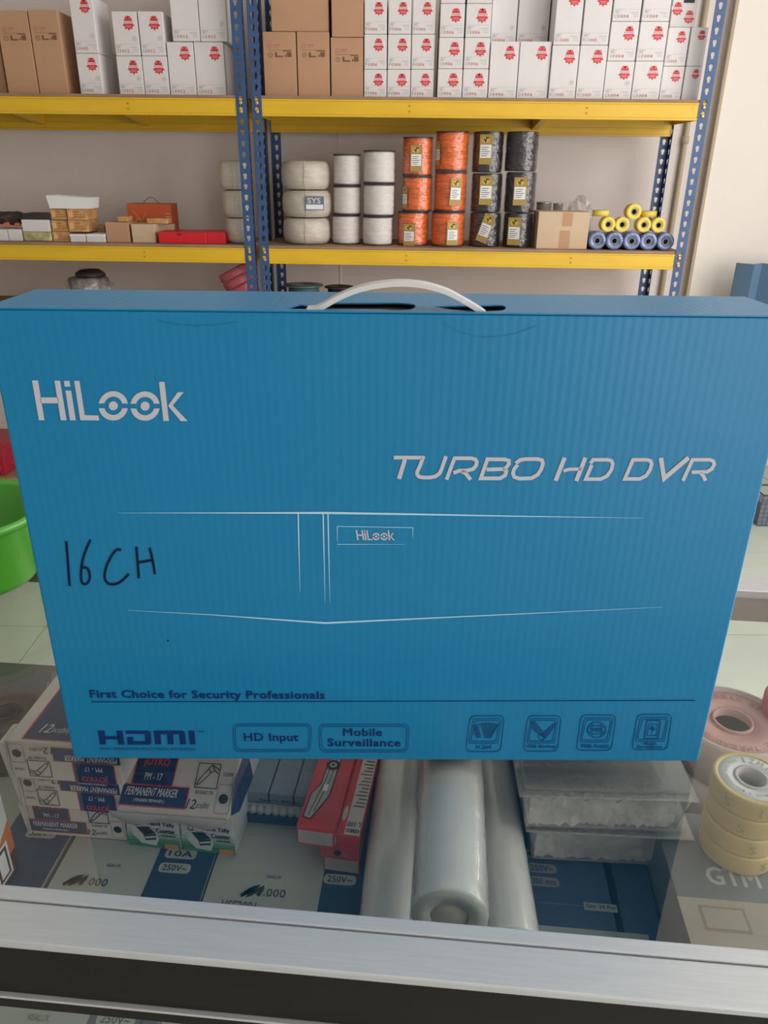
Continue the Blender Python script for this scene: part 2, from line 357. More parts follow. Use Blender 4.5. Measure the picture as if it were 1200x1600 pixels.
def logo(A,x0,y0,s):
    def q(P): return [(x0+(a-48)*s,y0+(c-65)*s) for a,c in P]
    for P in ([(48,65),(92,65),(138,352),(98,352)],[(103,187),(235,187),(242,230),(112,230)],[(210,67),(250,67),(298,352),(255,352)],
              [(278,68),(318,68),(325,110),(284,110)],[(289,138),(330,138),(364,352),(322,352)],[(352,68),(390,68),(428,315),(528,318),(533,354),(396,352)],
              [(963,76),(1003,76),(1035,357),(995,357)],[(1098,150),(1142,150),(1062,245),(1170,358),(1120,358),(1028,248)]): A.poly(q(P))
    for cx,cy in ((634,248),(863,250)):
        for sg in (-1,1):
            go=math.asin(17/106); gi=math.asin(17/66)
            out=[(cx+106*math.cos(a),cy+sg*106*math.sin(a)) for a in [go+(math.pi-2*go)*i/16 for i in range(17)]]
            inn=[(cx+66*math.cos(a),cy+sg*66*math.sin(a)) for a in [math.pi-gi-(math.pi-2*gi)*i/14 for i in range(15)]]
            A.poly(q(out+inn))
        A.poly(q([(cx+33*math.cos(i*.3142),cy+33*math.sin(i*.3142)) for i in range(20)]))
CR=mat('crease_shade_blue',(.003,.15,.31),.5)  # crease wear drawn flat, its shade painted in as darker blue strokes
A=front(); A.stroke(smooth([(245,499),(262,504),(290,508),(330,508),(375,502)],4),[.3]+[1.1]*15+[.3]*1); A.put('crease_shade',CR,pb); A=front(); A.stroke(smooth([(690,503),(715,517),(755,526),(800,522),(840,508)],4),[.3]+[1.0]*15+[.3]); A.put('crease_shade',CR,pb)
A=front(); logo(A,50.4,594.1,1/4.615); A.put('brand_logo',SILV,pb)
A=front()
def S(P,o,s,wd,closed=False): A.stroke([(o[0]+x/s,o[1]+y/s) for x,y in P],wd/s,closed)
o1=(605,700); s1=4.615; wd=27
S([(48,67),(130,67),(252,68)],o1,s1,wd); S([(262,56),(235,130),(216,170),(216,190),(232,206),(260,211),(310,211),(350,202),(378,180),(390,155),(424,57)],o1,s1,wd); S([(128,80),(85,221)],o1,s1,wd+3)
S([(427,227),(470,110),(486,72),(608,72),(634,80),(645,98),(640,125),(618,150),(575,161),(520,161),(478,178)],o1,s1,wd); S([(535,168),(560,176),(602,226)],o1,s1,wd)
S([(715,154),(835,150),(858,165),(850,195),(812,217),(674,217),(722,79),(845,80),(877,90),(876,115),(855,142),(832,150)],o1,s1,wd)
S([(925,108),(960,84),(1000,78),(1085,78),(1115,86),(1122,110),(1110,150),(1085,190),(1040,216),(950,219),(915,206),(906,180),(915,150),(940,118)],o1,s1,wd)
o1=(855,700); s1=4.444; wd=25
S([(120,65),(57,226)],o1,s1,wd+4); S([(264,65),(200,228)],o1,s1,wd+4); S([(112,158),(150,146),(240,144)],o1,s1,wd-2)
S([(298,106),(318,80),(420,80),(446,88),(454,110),(444,150),(415,192),(370,214),(266,214),(308,116)],o1,s1,wd)
S([(538,213),(594,80),(690,80),(716,88),(724,110),(712,150),(684,192),(640,213)],o1,s1,wd,True)
S([(788,66),(810,210),(980,66)],o1,s1,wd+6)
S([(940,226),(1008,80),(1128,80),(1152,90),(1158,112),(1142,142),(1108,164),(1000,166)],o1,s1,wd); S([(1060,170),(1078,186),(1098,226)],o1,s1,wd)
A.put('title_lettering',SILV,pb)
A=front()
A.stroke([(185,801),(300,801),(420,801),(512,801),(640,803),(800,806),(1005,809)],[.3,1.2,2.4,3.4,2.8,1.8,.3])
for X,e in ((466,925),(505,942),(512.5,942)): A.stroke([(X,802),(X+1,850),(X+3,e)],[2,1.7,.3])
A.stroke([(200,953),(330,960),(508,973),(700,964),(1035,948)],[.3,1.2,2.8,1.8,.3])
for P,wv2 in (([(527,822),(645,824)],1),([(527,822),(527,846)],[1,.4]),([(645,824),(645,840)],[1,.3]),([(527,850),(632,850)],[1,.3])): A.stroke(P,wv2)
A.put('device_outline',LB,pb)
A=front(); logo(A,555.6,827.8,61.5/1122); A.put('small_brand_logo',SILV,pb)
A=front(); s2=7.06; o2=(90,830)
for ip_,P in enumerate(([(98,108),(135,602)],[(366,90),(320,190),(280,310),(262,430),(262,530),(280,572),(310,580),(345,550),(357,490),(338,420),(300,395),(272,408)],
          [(702,205),(655,202),(610,250),(550,360),(522,470),(530,540),(570,578),(640,580),(710,545),(788,468)],[(872,168),(885,350),(898,518)],[(1015,180),(1050,320),(1075,472)],[(885,345),(1050,315)])):
    if ip_ in (1,2,3): A.put('handwritten_character',MARK,pb); A=front()
    A.stroke(smooth([(o2[0]+x/s2,o2[1]+y/s2) for x,y in P],5),4.1)
A.put('handwritten_character',MARK,pb); A=front(); A.ell(262.5,1000.5,1.8,1.5,8); A.put('ink_dot',MARK,pb)
A=front()
A.text('First Choice for Security Professionals',142,1093.5,508,1077.5,bold=.032,spacing=1.06)
A.stroke([(143,1096.3),(600,1095.3),(1086,1094)],1.3)
s3=6.316; o3=(140,1125)
for P in ([(82,102),(148,102),(165,238),(102,238)],[(150,158),(285,158),(290,188),(155,188)],[(265,102),(328,102),(345,240),(285,240)],
          [(355,103),(580,103),(605,118),(612,225),(592,240),(375,240),(370,165),(430,165),(435,208),(550,208),(548,135),(362,135)],
          [(632,103),(920,103),(942,118),(955,237),(895,237),(885,138),(825,138),(832,237),(775,237),(765,138),(700,138),(708,237),(650,237)],[(975,103),(1035,103),(1048,237),(990,237)]):
    A.poly([(o3[0]+x/s3,o3[1]+y/s3) for x,y in P])
A.text('TM',309.5,1144.5,318,1141,bold=.01)
A.text('HD Input',382,1161,467,1145,bold=.02,spacing=1.05)
A.text('Mobile',536,1149.5,597,1137.5,bold=.02,spacing=1.05); A.text('Surveillance',512,1165.5,626,1153.5,bold=.02,spacing=1.05)
A.put('slogan_lettering',DINK,pb)
A=front()
A.text('HIGH DEFINITION MULTIMEDIA INTERFACE',157,1171.5,305,1167.5,spacing=1.1,bold=.005)
for x0,x1,y0,y1 in ((365,486,1131,1174),(499,638,1131.5,1174.5)):
    if x0==365: A.put('fine_print',LF,pb)
    A=front()
    for d_ in (0,3): A.stroke(roundpoly([(x0+d_-1,y0+d_),(x1-d_+1,y0+d_),(x1-d_-1,y1-d_),(x0+d_+1,y1-d_)],9),1.1,True)
    A.put('pill_outline',LF,pb)
ICN={}
ic=[((735,1118),(788,1118),(782,1174),(727,1174),'H.264'),((825,1118),(877,1118),(871,1173.5),(817,1173.5),'USB Backup'),((908,1117),(963,1117),(955,1172),(900,1172),'Web Access'),((996,1116),(1050,1116),(1042,1171),(987,1171),'Mobile')]
for a,b_,c,d_,tx in ic:
    A=front()
    A.stroke(roundpoly([a,b_,c,d_],9),1.5,True)
    for k in (5,8): A.stroke(roundpoly([(a[0]+k,a[1]+k-.5),(b_[0]-k,b_[1]+k-.5),(c[0]-k-.5+1,c[1]-8-k),(d_[0]+k+.5,d_[1]-8-k)],4),1.1,True)
    cx=(c[0]+d_[0])/2; y=c[1]
    if tx=='Mobile': A.text('Mobile',cx-9,y-7.5,cx+11,y-12,bold=.02); A.text('Surveillance',cx-20,y-2.5,cx+20,y-7,bold=.02)
    else:
        hw={'H.264':11,'USB Backup':23,'Web Access':21}[tx]; A.text(tx,cx-hw,y-4,cx+hw+2,y-10.5,bold=.02)
    ICN[tx]=A
A=ICN['H.264']
A.poly([(739,1134),(746,1131),(752,1152),(744,1153)]); 
for k in range(7):
    x=752+k*4.2; A.poly([(x-1,1131-1.5*math.sin(k*.5)),(x+1.8,1131-1.5*math.sin(k*.5)),(757+k*1.5+1,1153),(757+k*1.5,1153)])
A.stroke([(748,1132),(762,1129.5),(777,1133.5),(765,1153)],1.6); A.stroke([(741,1139),(748,1138)],1); A.stroke([(743,1146),(750,1145)],1)
A=ICN['USB Backup']
A.poly([(829,1127),(835,1126),(848,1141),(850,1147),(845,1150),(834,1141)]); A.poly([(868,1128),(866,1136),(853,1154),(846,1150),(850,1143),(862,1133)])
A.stroke([(841,1149),(846,1146),(852,1152),(847,1157),(841,1152)],1.2,True)
A=ICN['Web Access']
A.ring(932,1140,14.5,12,1.4); A.ring(932,1140,14.5,6.5,1.2); A.stroke([(926,1129),(923,1140),(926,1151)],1.2); A.stroke([(938,1129),(941,1140),(938,1151)],1.2); A.text('WEB',923,1143,941,1137,bold=.02)
A=ICN['Mobile']
A.stroke(roundpoly([(1011,1125.5),(1032,1125.5),(1028,1154),(1006.5,1154)],2.5),2,True); A.stroke([(1014,1131),(1028,1131),(1025,1149),(1010.5,1149)],1,True); A.ell(1019.5,1138,3.5,3.5,10); A.stroke([(1019,1131),(1018,1148)],.8); A.stroke([(1012,1139),(1026,1139)],.8)
for A in ICN.values(): A.put('feature_icon',LF,pb)
# ------------------------------------------------------------------ racks
PW=.038; PITCH=.038; XB=[atY(392,300,3.2,TK)[0],atY(400.5,300,3.2,TK)[0],atY(1101,213,3.2,TK)[0]]
BAY=XB[2]-XB[1]; RD=.43; YF=3.2; YB=YF+RD
def keyhole(cx,cz_):
    pts=[]
    for k in range(9):
        a=math.pi*(1.15-1.30*k/8); pts.append((cx+.0075*math.cos(a),cz_+.004+.0068*math.sin(a)))
    pts+=[(cx+.0045,cz_-.005),(cx+.0042,cz_-.0105),(cx-.0042,cz_-.0105),(cx-.0045,cz_-.005)]
    return pts
PH=2.4
def flange_mesh(nc=63,T=.0016):
    """perforated strip in XZ (y = thickness), built cell by cell round each keyhole"""
    m=MB(); hp=keyhole(PW*.5,PITCH*.5); c=(PW*.5,PITCH*.5-.001); N=len(hp)
    corners=[(0,0),(PW,0),(PW,PITCH),(0,PITCH)]
    ang=lambda p: math.atan2(p[1]-c[1],p[0]-c[0])
    H=sorted([(ang(p),p) for p in hp]); K=sorted([(ang(p),p) for p in corners])
    def edge(a,P):      # ray from c at angle a with polygon P
        dx,dy=math.cos(a),math.sin(a); best=None
        for i in range(len(P)):
            (x0,y0),(x1,y1)=P[i],P[(i+1)%len(P)]; ex,ey=x1-x0,y1-y0; dt=dx*ey-dy*ex
            if abs(dt)<1e-12: continue
            t=((x0-c[0])*ey-(y0-c[1])*ex)/dt; u=((x0-c[0])*dy-(y0-c[1])*dx)/dt
            if t>0 and -1e-6<=u<=1+1e-6 and (best is None or t<best): best=t
        return (c[0]+dx*best,c[1]+dy*best)
    hpoly=[p for a,p in H]; A_=sorted([a for a,p in H]+[a for a,p in K])
    inn=[edge(a,hpoly) for a in A_]; out=[edge(a,corners) for a in A_]; n=len(A_)
    for k in range(nc):
        z=k*PITCH
        vs=[(x,0,y+z) for x,y in inn]+[(x,0,y+z) for x,y in out]+[(x,T,y+z) for x,y in inn]+[(x,T,y+z) for x,y in out]
        fs=[]
        for i in range(n):
            q=(i+1)%n; fs+=[(i,n+i,n+q,q),(2*n+i,2*n+q,3*n+q,3*n+i),(i,q,2*n+q,2*n+i)]
            if abs(out[i][0]-out[q][0])<1e-7: fs.append((n+i,3*n+i,3*n+q,n+q))
        m.add(vs,fs)
    return m
fm=flange_mesh(); side=MB(); side.add([(y,x,z) for x,y,z in fm.v],[f[::-1] for f in fm.f])
FM=MB()
def post_mesh(sx,sy):
    """corner at 0,0; front flange extends in sx, side flange extends in sy"""
    m=MB()
    m.add([(x*sx,y,z) for x,y,z in fm.v],fm.f if sx>0 else [f[::-1] for f in fm.f])
    m.add([(x+0,y*sy,z) for x,y,z in side.v],side.f if sy>0 else [f[::-1] for f in side.f])
    return m.mesh('post',BLUE)
PM={(a,b):post_mesh(a,b) for a in (1,-1) for b in (1,-1)}
zt1=CAMZ+.2495; zt2=CAMZ-.283; BHt=.058
LEV=[zt1,zt2,CAMZ-.56,atY(10,750,3.2,TK)[2]]
_rv=MB(); _rv.lathe([(.0065,0),(.0065,-.0015),(.0035,-.0025)],10,(0,0,0),'y'); RIV=_rv.mesh('rivet',BRASS)
def rack(x0,x1,label,cross):
    t=thing('shelving_rack',label,'shelf',world(((x0+x1)/2,YF,0),TK),TK)
    hw=(x1-x0)/2
    for x,sx in ((-hw,1),(hw,-1)):
        for y,sy in ((0,1),(RD,-1)):
            o=bpy.data.objects.new('post',PM[(sx,sy)]); C.objects.link(o); o.parent=t; o.location=(x,y,.0)
            bx(min(0,sx*.042),max(0,sx*.042),min(0,sy*.042),max(0,sy*.042),0,.006).build('foot_plate',BLUE,o)
    for z in LEV:
        for k,y in enumerate((.002,RD-.026)):
            b=MB(); H=BHt if k==0 else .085; z0=z-H if k==0 else z-H-.01; xx=hw-.002
            # C profile with a step line
            b.box(-xx,xx,y,y+.022,z0+.008,z0+H-.006); b.box(-xx,xx,y-.0015,y+.0235,z0,z0+.008); b.box(-xx,xx,y-.0015,y+.0235,z0+H-.006,z0+H)
            if k: b.box(-xx,xx,y-.003,y,z0+.025,z0+.031)
            o=b.build('beam',YEL,t,bevel=.001)
            if k==0:
                for sgn in (-1,1):
                    for zz in (z-.014,z-.043):
                        ro=bpy.data.objects.new('rivet',RIV); C.objects.link(ro); ro.parent=o; ro.location=(sgn*(hw-PW/2-.001),-.001,zz)
                nk=MB()
                for zz in (z-.022,z-.04):
                    for xk in (-.13,.2): nk.box(xk*2,xk*2+.006,y-.0022,y-.0012,zz,zz+.005)
                nk.build('dent_mark',mat('beam_dent',(.45,.25,.01),.6),o)
        bx(-hw+.006,hw-.006,.003,RD-.003,z+.0005,z+.011).build('shelf_board',BOARD,t)
        for fx in cross:
            x=fx*hw*1.0; b=MB(); b.hull([(x-.004,.024,z-.035),(x+.022,.024,z-.035),(x+.022,RD-.028,z-.075),(x-.004,RD-.028,z-.075)],[(x-.004,.024,z),(x+.022,.024,z),(x+.022,RD-.028,z),(x-.004,RD-.028,z)]); b.build('cross_support',YEL,t)
        for sgn in (-1,1):
            b=MB(); x=sgn*(hw-.004); b.hull([(x-.0015,.024,z-.052),(x+.0015,.024,z-.052),(x+.0015,RD-.028,z-.052),(x-.0015,RD-.028,z-.052)],[(x-.0015,.024,z),(x+.0015,.024,z),(x+.0015,RD-.028,z),(x-.0015,RD-.028,z)]); b.build('side_beam',YEL,t)
    return t
rack(XB[0]-BAY,XB[0],'boltless shelving rack with blue posts and yellow beams, left bay',(.39,-.14,-.7))
rack(XB[1],XB[2],'boltless shelving rack with blue posts and yellow beams, right bay',(.31,))
# ------------------------------------------------------------------ cartons on the top shelf
ordn=['first','second','third','fourth','fifth']
def gear(r,n=12,k=.80):
    P=[]
    for i in range(n):
        for f,rr in ((-.26,k),(-.16,1),(.16,1),(.26,k)):
            a=2*math.pi*(i+f)/n+math.pi/2; P.append((r*rr*math.cos(a),r*rr*math.sin(a)))
    return P
def badge_mesh():
    A=Art(eps=.0004); r=1.
    A.poly([(x,y*.98) for x,y in gear(1,10,.82)],0); A.poly([(-.42,.8),(-.46,1.12),(-.2,1.0),(0,1.16),(.2,1.0),(.46,1.12),(.42,.8)],0,.0)
    A.poly([(-1.12,.0),(-1.12,.36),(1.12,.36),(1.12,.0)],1,.0003)
    A.text('AWARD',-.9,.06,.9,.30,bold=.02,mi=0,e=.0006,res=1)
    A.stroke([(-.5,-.32),(.5,-.32)],.09,mi=2,e=.0003); A.stroke([(-.4,-.52),(.4,-.52)],.09,mi=2,e=.0003)
    A.fixn(); return A.mesh('award_badge',[RED,PAPER,mat('badge_pink',(.72,.30,.30),.5)])
BADGE=badge_mesh(); bump_e=.0004
def carton(xl,xr,yb,yt,D,z0,depth,kind,code,label,group,yaw=0):
    """pixel columns at the bottom edge, returns z of the top"""
    a=atY(xl,yb,D,TK); b=atY(xr,yb,D,TK); zt=atY((xl+xr)/2,yt,D,TK)[2]
    if z0 is None: z0=a[2]
    W=(b[0]-a[0])-.0016; H=zt-z0-.0012; x=(a[0]+b[0])/2
    if H<.01: return zt
    t=thing('carton',label,'box',world((x,D,z0),TK),TK+yaw,group)
    body=bx(-W/2,W/2,0,depth,0,H); mt=KRAFT if 'kraft' in kind else WHITEB
    body.build('carton_body',mt,t,bevel=.0018,seg=1)
    tape=bx(-W*.12,W*.12,.004,depth-.004,H,H+.0005)
    tape.build('packing_tape',KRAFTL if 'kraft' in kind else PAPER,t)
    if kind=='white':
        s=min(.022,W*.24)
        o=bpy.data.objects.new('award_badge',BADGE); C.objects.link(o); o.parent=t; o.scale=(s,1,s); o.location=(W/2-s*1.5,0,H-s*1.75)
        A=Art(O=(-W/2,0,0)); L=W
        k_=code.index('-'); tw_=min(L*.52,.052); f_=tw_*(.22 if k_==1 else .34); A.text(code[:k_],L*.06,.009,L*.06+f_*.75,.0215,bold=.01,mi=0,res=1); A.rect(L*.06+f_*.85,.0145,L*.06+f_*1.1,.0162,1); A.text(code[k_+1:],L*.06+f_*1.2,.0095,L*.06+tw_,.0205,bold=.01,mi=1,res=1)
        A.rect(L*.07,.028,L*.20,.030); A.rect(L*.07,.0325,L*.30,.034); A.rect(L*.07,.025,L*.25,.0262)
        A.rect(L*.62,.026,L*.92,.0272); A.rect(L*.72,.020,L*.92,.021); A.rect(L*.76,.014,L*.92,.015)
        A.rect(L*.04,.037,L*.95,.0374)
        if random.random()<.5 and H>.12: A.ring(L*.82,.055,.0075,.0075,.001,n=14); A.rect(L*.79,.053,L*.85,.057)
        A.put('printed_text',[INKG,INKR],t)
    elif kind=='kraft':
        A=Art(O=(-W/2,0,0)); L=W; y=H*.78
        A.ring(L*.20,y,.0065,.0065,.003,n=14,mi=1); A.text('CABLE' if False else 'CARTON' if False else 'BOX',0,0,.001,.001) if False else None
        A.rect(L*.32,y+.001,L*.52,y+.006,1); A.rect(L*.32,y-.005,L*.46,y-.003,1)
        A.rect(L*.14,y-.0125,L*.86,y-.0115); A.rect(L*.60,y-.016,L*.86,y-.0128)
        A.ring(L*.22,y-.028,.0075,.0075,.0018,n=14); A.rect(L*.18,y-.0285,L*.27,y-.0272)
        A.rect(L*.36,y-.030,L*.43,y-.019); A.rect(L*.36,y-.035,L*.60,y-.030); A.rect(L*.72,y-.034,L*.86,y-.018); A.rect(L*.66,y-.034,L*.70,y-.026)
        A.put('printed_text',[INKB,INKR],t)
    elif kind=='twobadge':
        for fx in (.22,.72):
            s=.02; o=bpy.data.objects.new('award_badge',BADGE); C.objects.link(o); o.parent=t; o.scale=(s,1,s); o.location=(-W/2+fx*W,0,.03+(.0 if fx>.5 else .025))
        A=Art(O=(-W/2,0,0)); A.rect(W*.42,.075,W*.85,.14); A.put('dark_label',BLACK,t)
    elif kind=='badgeonly':
        s=min(.022,W*.24); o=bpy.data.objects.new('award_badge',BADGE); C.objects.link(o); o.parent=t; o.scale=(s,1,s); o.location=(W/2-s*1.5,0,H-s*1.75)
    return zt
ZT=zt1+.0115
def stack(cols,ys,code,kind,D,depth,block,grp,z0=None,rows=None,top=False):
    zs=[]
    n=len(cols)
    rown=rows or (['bottom row','second row','third row','fourth row'] if len(ys)>2 else ['single row'])
    for ci,(xl,xr) in enumerate(cols):
        z=z0 or ZT
        pos='' if n==1 else (('left column' if ci==0 else 'right column') if n==2 else ['left column','middle column','right column'][ci])
        for r in range(len(ys)-1):
            yb=ys[r]; dx=(568-(xl+xr)/2)/(3430-ys[0])*(ys[0]-yb)*-1
            lab=('%s, %s%s'%(block,rown[r],', '+pos if pos else ''))
            zn=carton(xl+dx*1.0,xr+dx,yb,ys[r+1],D,z,depth,kind,code,lab,grp); z=zn
        zs.append(z)
    return zs
DF=3.252
g1='cartons on the top shelf of the left rack'; g2='cartons on the top shelf of the right rack'
ZL=ZT
carton(-34,13,151,12,3.30,ZT,.25,'kraft','','plain brown carton cut off by the left edge of the photo on the top shelf',g1)
carton(14,62,151,16,DF,ZT,.13,'kraft','','tall brown printed carton leftmost but one on the top shelf',g1)
carton(63,108,151,15,DF,ZT,.13,'kraft','','tall brown printed carton touching the white D-1005 cartons',g1)
stack([(127,163)],[151,83,-8],'D-1005','white',DF,.16,'white D-1005 carton beside the brown cartons',g1)
carton(169,187,151,83,3.45,ZT,.12,'plain','','narrow blank white carton set back between the D-1005 and C-1012 cartons',g1)
stack([(188,227),(227.5,266)],[151,87,17],'C-1012','white',DF,.17,'white C-1012 carton in the block of four',g1)
zz=stack([(267,308),(308.5,354)],[151,65],'C-1012','white',DF,.2,'larger white carton right of the block of four',g1,rows=['lower'])
stack([(270,313),(313.5,356)],[64,-42],'C-1015','white',DF,.2,'larger white carton cut off by the top edge, left rack',g1,z0=max(zz)+.0005,rows=['upper'])
z_=carton(355,374,151,68,3.48,ZT,.12,'plain','','blank white carton half behind the left blue post, lower',g1)
carton(357,374,66,-42,3.48,z_,.12,'plain','','blank white carton half behind the left blue post, upper',g1)
kb=stack([(414,465),(466,516)],[152,49],'','kraft',DF,.3,'brown printed carton at the left end of the right top shelf',g2,rows=['lower'])
kb2=stack([(517.5,567.5)],[152,58],'','kraft',DF,.3,'brown printed carton next to the white F-1006 cartons',g2,rows=['lower'])
stack([(424,514)],[48,-42],'','kraft',DF+.01,.3,'wide brown carton lying across two brown cartons',g2,z0=max(kb)+.0005,rows=['upper'])
stack([(518,568)],[57,-42],'','plainkraft',DF,.3,'brown carton beside the F-1006 cartons',g2,z0=kb2[0]+.0005,rows=['upper'])
stack([(568.5,604),(604.5,640.5),(641,677)],[153,108,53,-4],'F-1006','white',DF,.2,'small white F-1006 carton',g2)
stack([(682.5,721),(721.5,761)],[154,107,58,5,-46],'C-1006','white',DF-.012,.2,'small white C-1006 carton',g2)
zd=stack([(762,806),(806.5,855)],[154,64],'D-1006','white',DF,.2,'tall white D-1006 carton',g2,rows=['lower row'])
stack([(766,806),(807,856)],[62,-42],'D-1006','white',DF+.10,.1,'tall white D-1006 carton set back in shade',g2,z0=max(zd)+.0005,rows=['upper row'])
stack([(856,898),(898.5,941)],[154,70,-22],'FC-1005','white',DF-.008,.2,'tall white FC-1005 carton',g2)
stack([(941.5,985),(985.5,1029)],[154,95,33,-38],'C-1004','white',DF,.2,'white C-1004 carton',g2)
zc=stack([(1029.5,1063)],[154,103,42],'C-1003','white',DF+.012,.2,'small white C-1003 carton near the right post',g2)
zc=stack([(1064,1091)],[154,103,42],'FC-1003','badgeonly',DF+.015,.2,'small greyish carton behind the right post',g2)
stack([(1046,1086)],[41,-42],'','twobadge',DF+.03,.2,'white carton with dark label on top of the C-1003 cartons',g2,z0=zc[0]+.0008,rows=['top'])
# ------------------------------------------------------------------ middle shelf, right rack : cable spools
Z2=zt2+.0115
def wrapmat(name,col,s=1.): return mat(name,col,.35,coat=.6,bump=('noise',45,1.0,.006,(1,1,3.5)),noise=(22,.38,(.5,.5,7)))
OR=wrapmat('orange_cable',(.86,.16,.025)); BKc=wrapmat('black_cable',(.03,.028,.03)); WHc=mat('white_cable',(.66,.61,.57),.5,bump=('noise',60,.5,.002,(1,1,6)),noise=(30,.10,(1,1,5)))
GOLD=mat('gold_tag',(.40,.27,.07),.5); FILM=clear('cling_film',(1,1,1),.05,.10,0,(.9,.9,.9),(38,1.0,.008))
DFL=mat('dark_flange',(.05,.035,.04),.5)
def spool(xl,xr,yt,yb,D,mt,label,cat,group,flange=True,tagpx=None,film=True,z0=None):
    a=atY(xl,yb,D,TK); b=atY(xr,yb,D,TK); r=(b[0]-a[0])/2; xc=(a[0]+b[0])/2; zb=z0 if z0 else a[2]; ztp=atY((xl+xr)/2,yt,D-0,TK)[2]; H=ztp-zb-.001
    t=thing('cable_spool',label,'spool',world((xc,D+r,zb),TK),TK,group)
    e=.005 if flange else .001
    prof=[(r*.2,e),(r*.93,e)]; n=15; ph=random.random()*6
    for i in range(1,n): prof.append((r*(.955+.012*math.sin(i*2.1+ph)+random.uniform(-.012,.012)),e+(H-2*e)*i/n))
    prof+=[(r*.92,H-e),(r*.2,H-e)]
    m=MB(); m.lathe(prof,36,wob=lambda A_,j:1+.008*math.sin(5*A_+j*.8+ph)+.006*math.sin(11*A_-j)); m.build('cable_winding',mt,t)
    if flange:
        for z in (0,H-e): m=MB(); m.lathe([(r*.18,z),(r*.98,z),(r*.98,z+e),(r*.18,z+e)],36,closed=True); m.build('flange',DFL,t)
    m=MB(); m.lathe([(r*.2,.0008),(r*.2,H-.0008),(r*.14,H-.0008),(r*.14,.0008)],20,closed=True); m.build('core_tube',KRAFTL,t)
    if film:
        m=MB(); m.lathe([(r*.985,.003),(r*1.0,H*.3),(r*.985,H*.5),(r*1.0,H*.7),(r*.98,H-.002)],40,wob=lambda A_,j:1+.008*math.sin(7*A_+j*1.7)); 
        m.f=m.f[:-2]; m.m=m.m[:-2]; m.sm=m.sm[:-2]; m.build('shrink_film',FILM,t)
    if tagpx:
        fx,y0,y1,tw,tilt=tagpx  # centre px, top px, bottom px, half width px
        q0=atY(fx,y0,D,TK); q1=atY(fx,y1,D,TK); q2=atY(fx+tw,y1,D,TK)
        hw=(q2[0]-q1[0]); hh=(q0[2]-q1[2]); ax=max(-.85,min(.85,(q1[0]-xc)/r)); th=math.asin(ax)
        O=Vector((r*1.012*math.sin(th),-r*1.012*math.cos(th),q1[2]-zb)); U=Vector((math.cos(th),math.sin(th),0)); V=Vector((0,0,1))
        if tilt: U,V=U*math.cos(tilt)+V*math.sin(tilt),V*math.cos(tilt)-U*math.sin(tilt)
        A=Art(O=O,U=U,V=V,eps=.0012)
        A.rect(-hw,0,hw,hh,0); A.rect(-hw*.86,hh*.22,hw*.86,hh*.66,1,.0006)
        A.ell(-hw*.1,hh*.82,hw*.62,hh*.11,14,3,.0006); A.stroke([(-hw*.4,hh*.86),(-hw*.1,hh*.76),(0,hh*.9),(hw*.4,hh*.88)],hw*.22,mi=2,e=.001)
        for k in range(5): A.rect(-hw*.7,hh*(.28+.07*k),hw*(.2+.4*((k*37)%3)/2),hh*(.30+.07*k),2,.001)
        A.put('paper_tag',[GOLD,PAPER,mat('tag_ink',(.08,.06,.05),.7),mat('tag_emblem',(.65,.42,.08),.5)],t)
    return ztp
gs='cable spools on the middle shelf of the right rack'
def tower(cols,D,mt,base,grp,**k):
    z=Z2
    for i,(xl,xr,yt,yb,tg,lab) in enumerate(cols): z=spool(xl,xr,yt,yb,D,mt,lab,'spool',grp,z0=z,tagpx=tg,**k)
tower([(517,562,336,385,None,'white cable spool, bottom of the left white stack'),(519,563,290,336,None,'white cable spool, middle of the left white stack'),(519,563,240,290,None,'white cable spool, top of the left white stack')],3.29,WHc,'',gs,film=False)
tower([(565,613,338,386,None,'white cable spool, bottom of the right white stack'),(566,616,287,338,None,'white cable spool, middle of the right white stack'),(566,617,234,287,None,'bright white cable spool, top of the right white stack')],3.26,WHc,'',gs,film=False)
tower([(620,669,331,388,(639,350,384,9,0),'orange cable spool, bottom of the left orange stack'),(628,675,275,331,(633,292,326,6,0),'orange cable spool, middle of the left orange stack'),(628,676,213,275,(650,227,268,9,0),'orange cable spool, top of the left orange stack')],3.27,OR,'',gs)
tower([(673,726,331,389,(706,347,383,9,0),'orange cable spool, bottom of the right orange stack'),(678,729,268,331,(710,279,321,9,-.05),'orange cable spool, middle of the right orange stack'),(680,732,204,268,(685,220,258,5,0),'orange cable spool, top of the right orange stack')],3.255,OR,'',gs)
tower([(733,783,332,390,(751,333,378,9,-.33),'black cable spool with tilted tag, bottom of the left black stack'),(736,785,270,332,(758,275,320,10,0),'black cable spool, middle of the left black stack'),(738,787,204,270,(758,210,257,10,0),'black cable spool, top of the left black stack')],3.27,BKc,'',gs,flange=False)
tower([(786,833,333,391,(802,340,383,10,0),'black cable spool, bottom of the right black stack'),(789,838,268,333,(811,277,321,10,0),'black cable spool, middle of the right black stack'),(790,842,204,268,None,'glossy black cable spool without tag, top of the right black stack')],3.26,BKc,'',gs,flange=False)
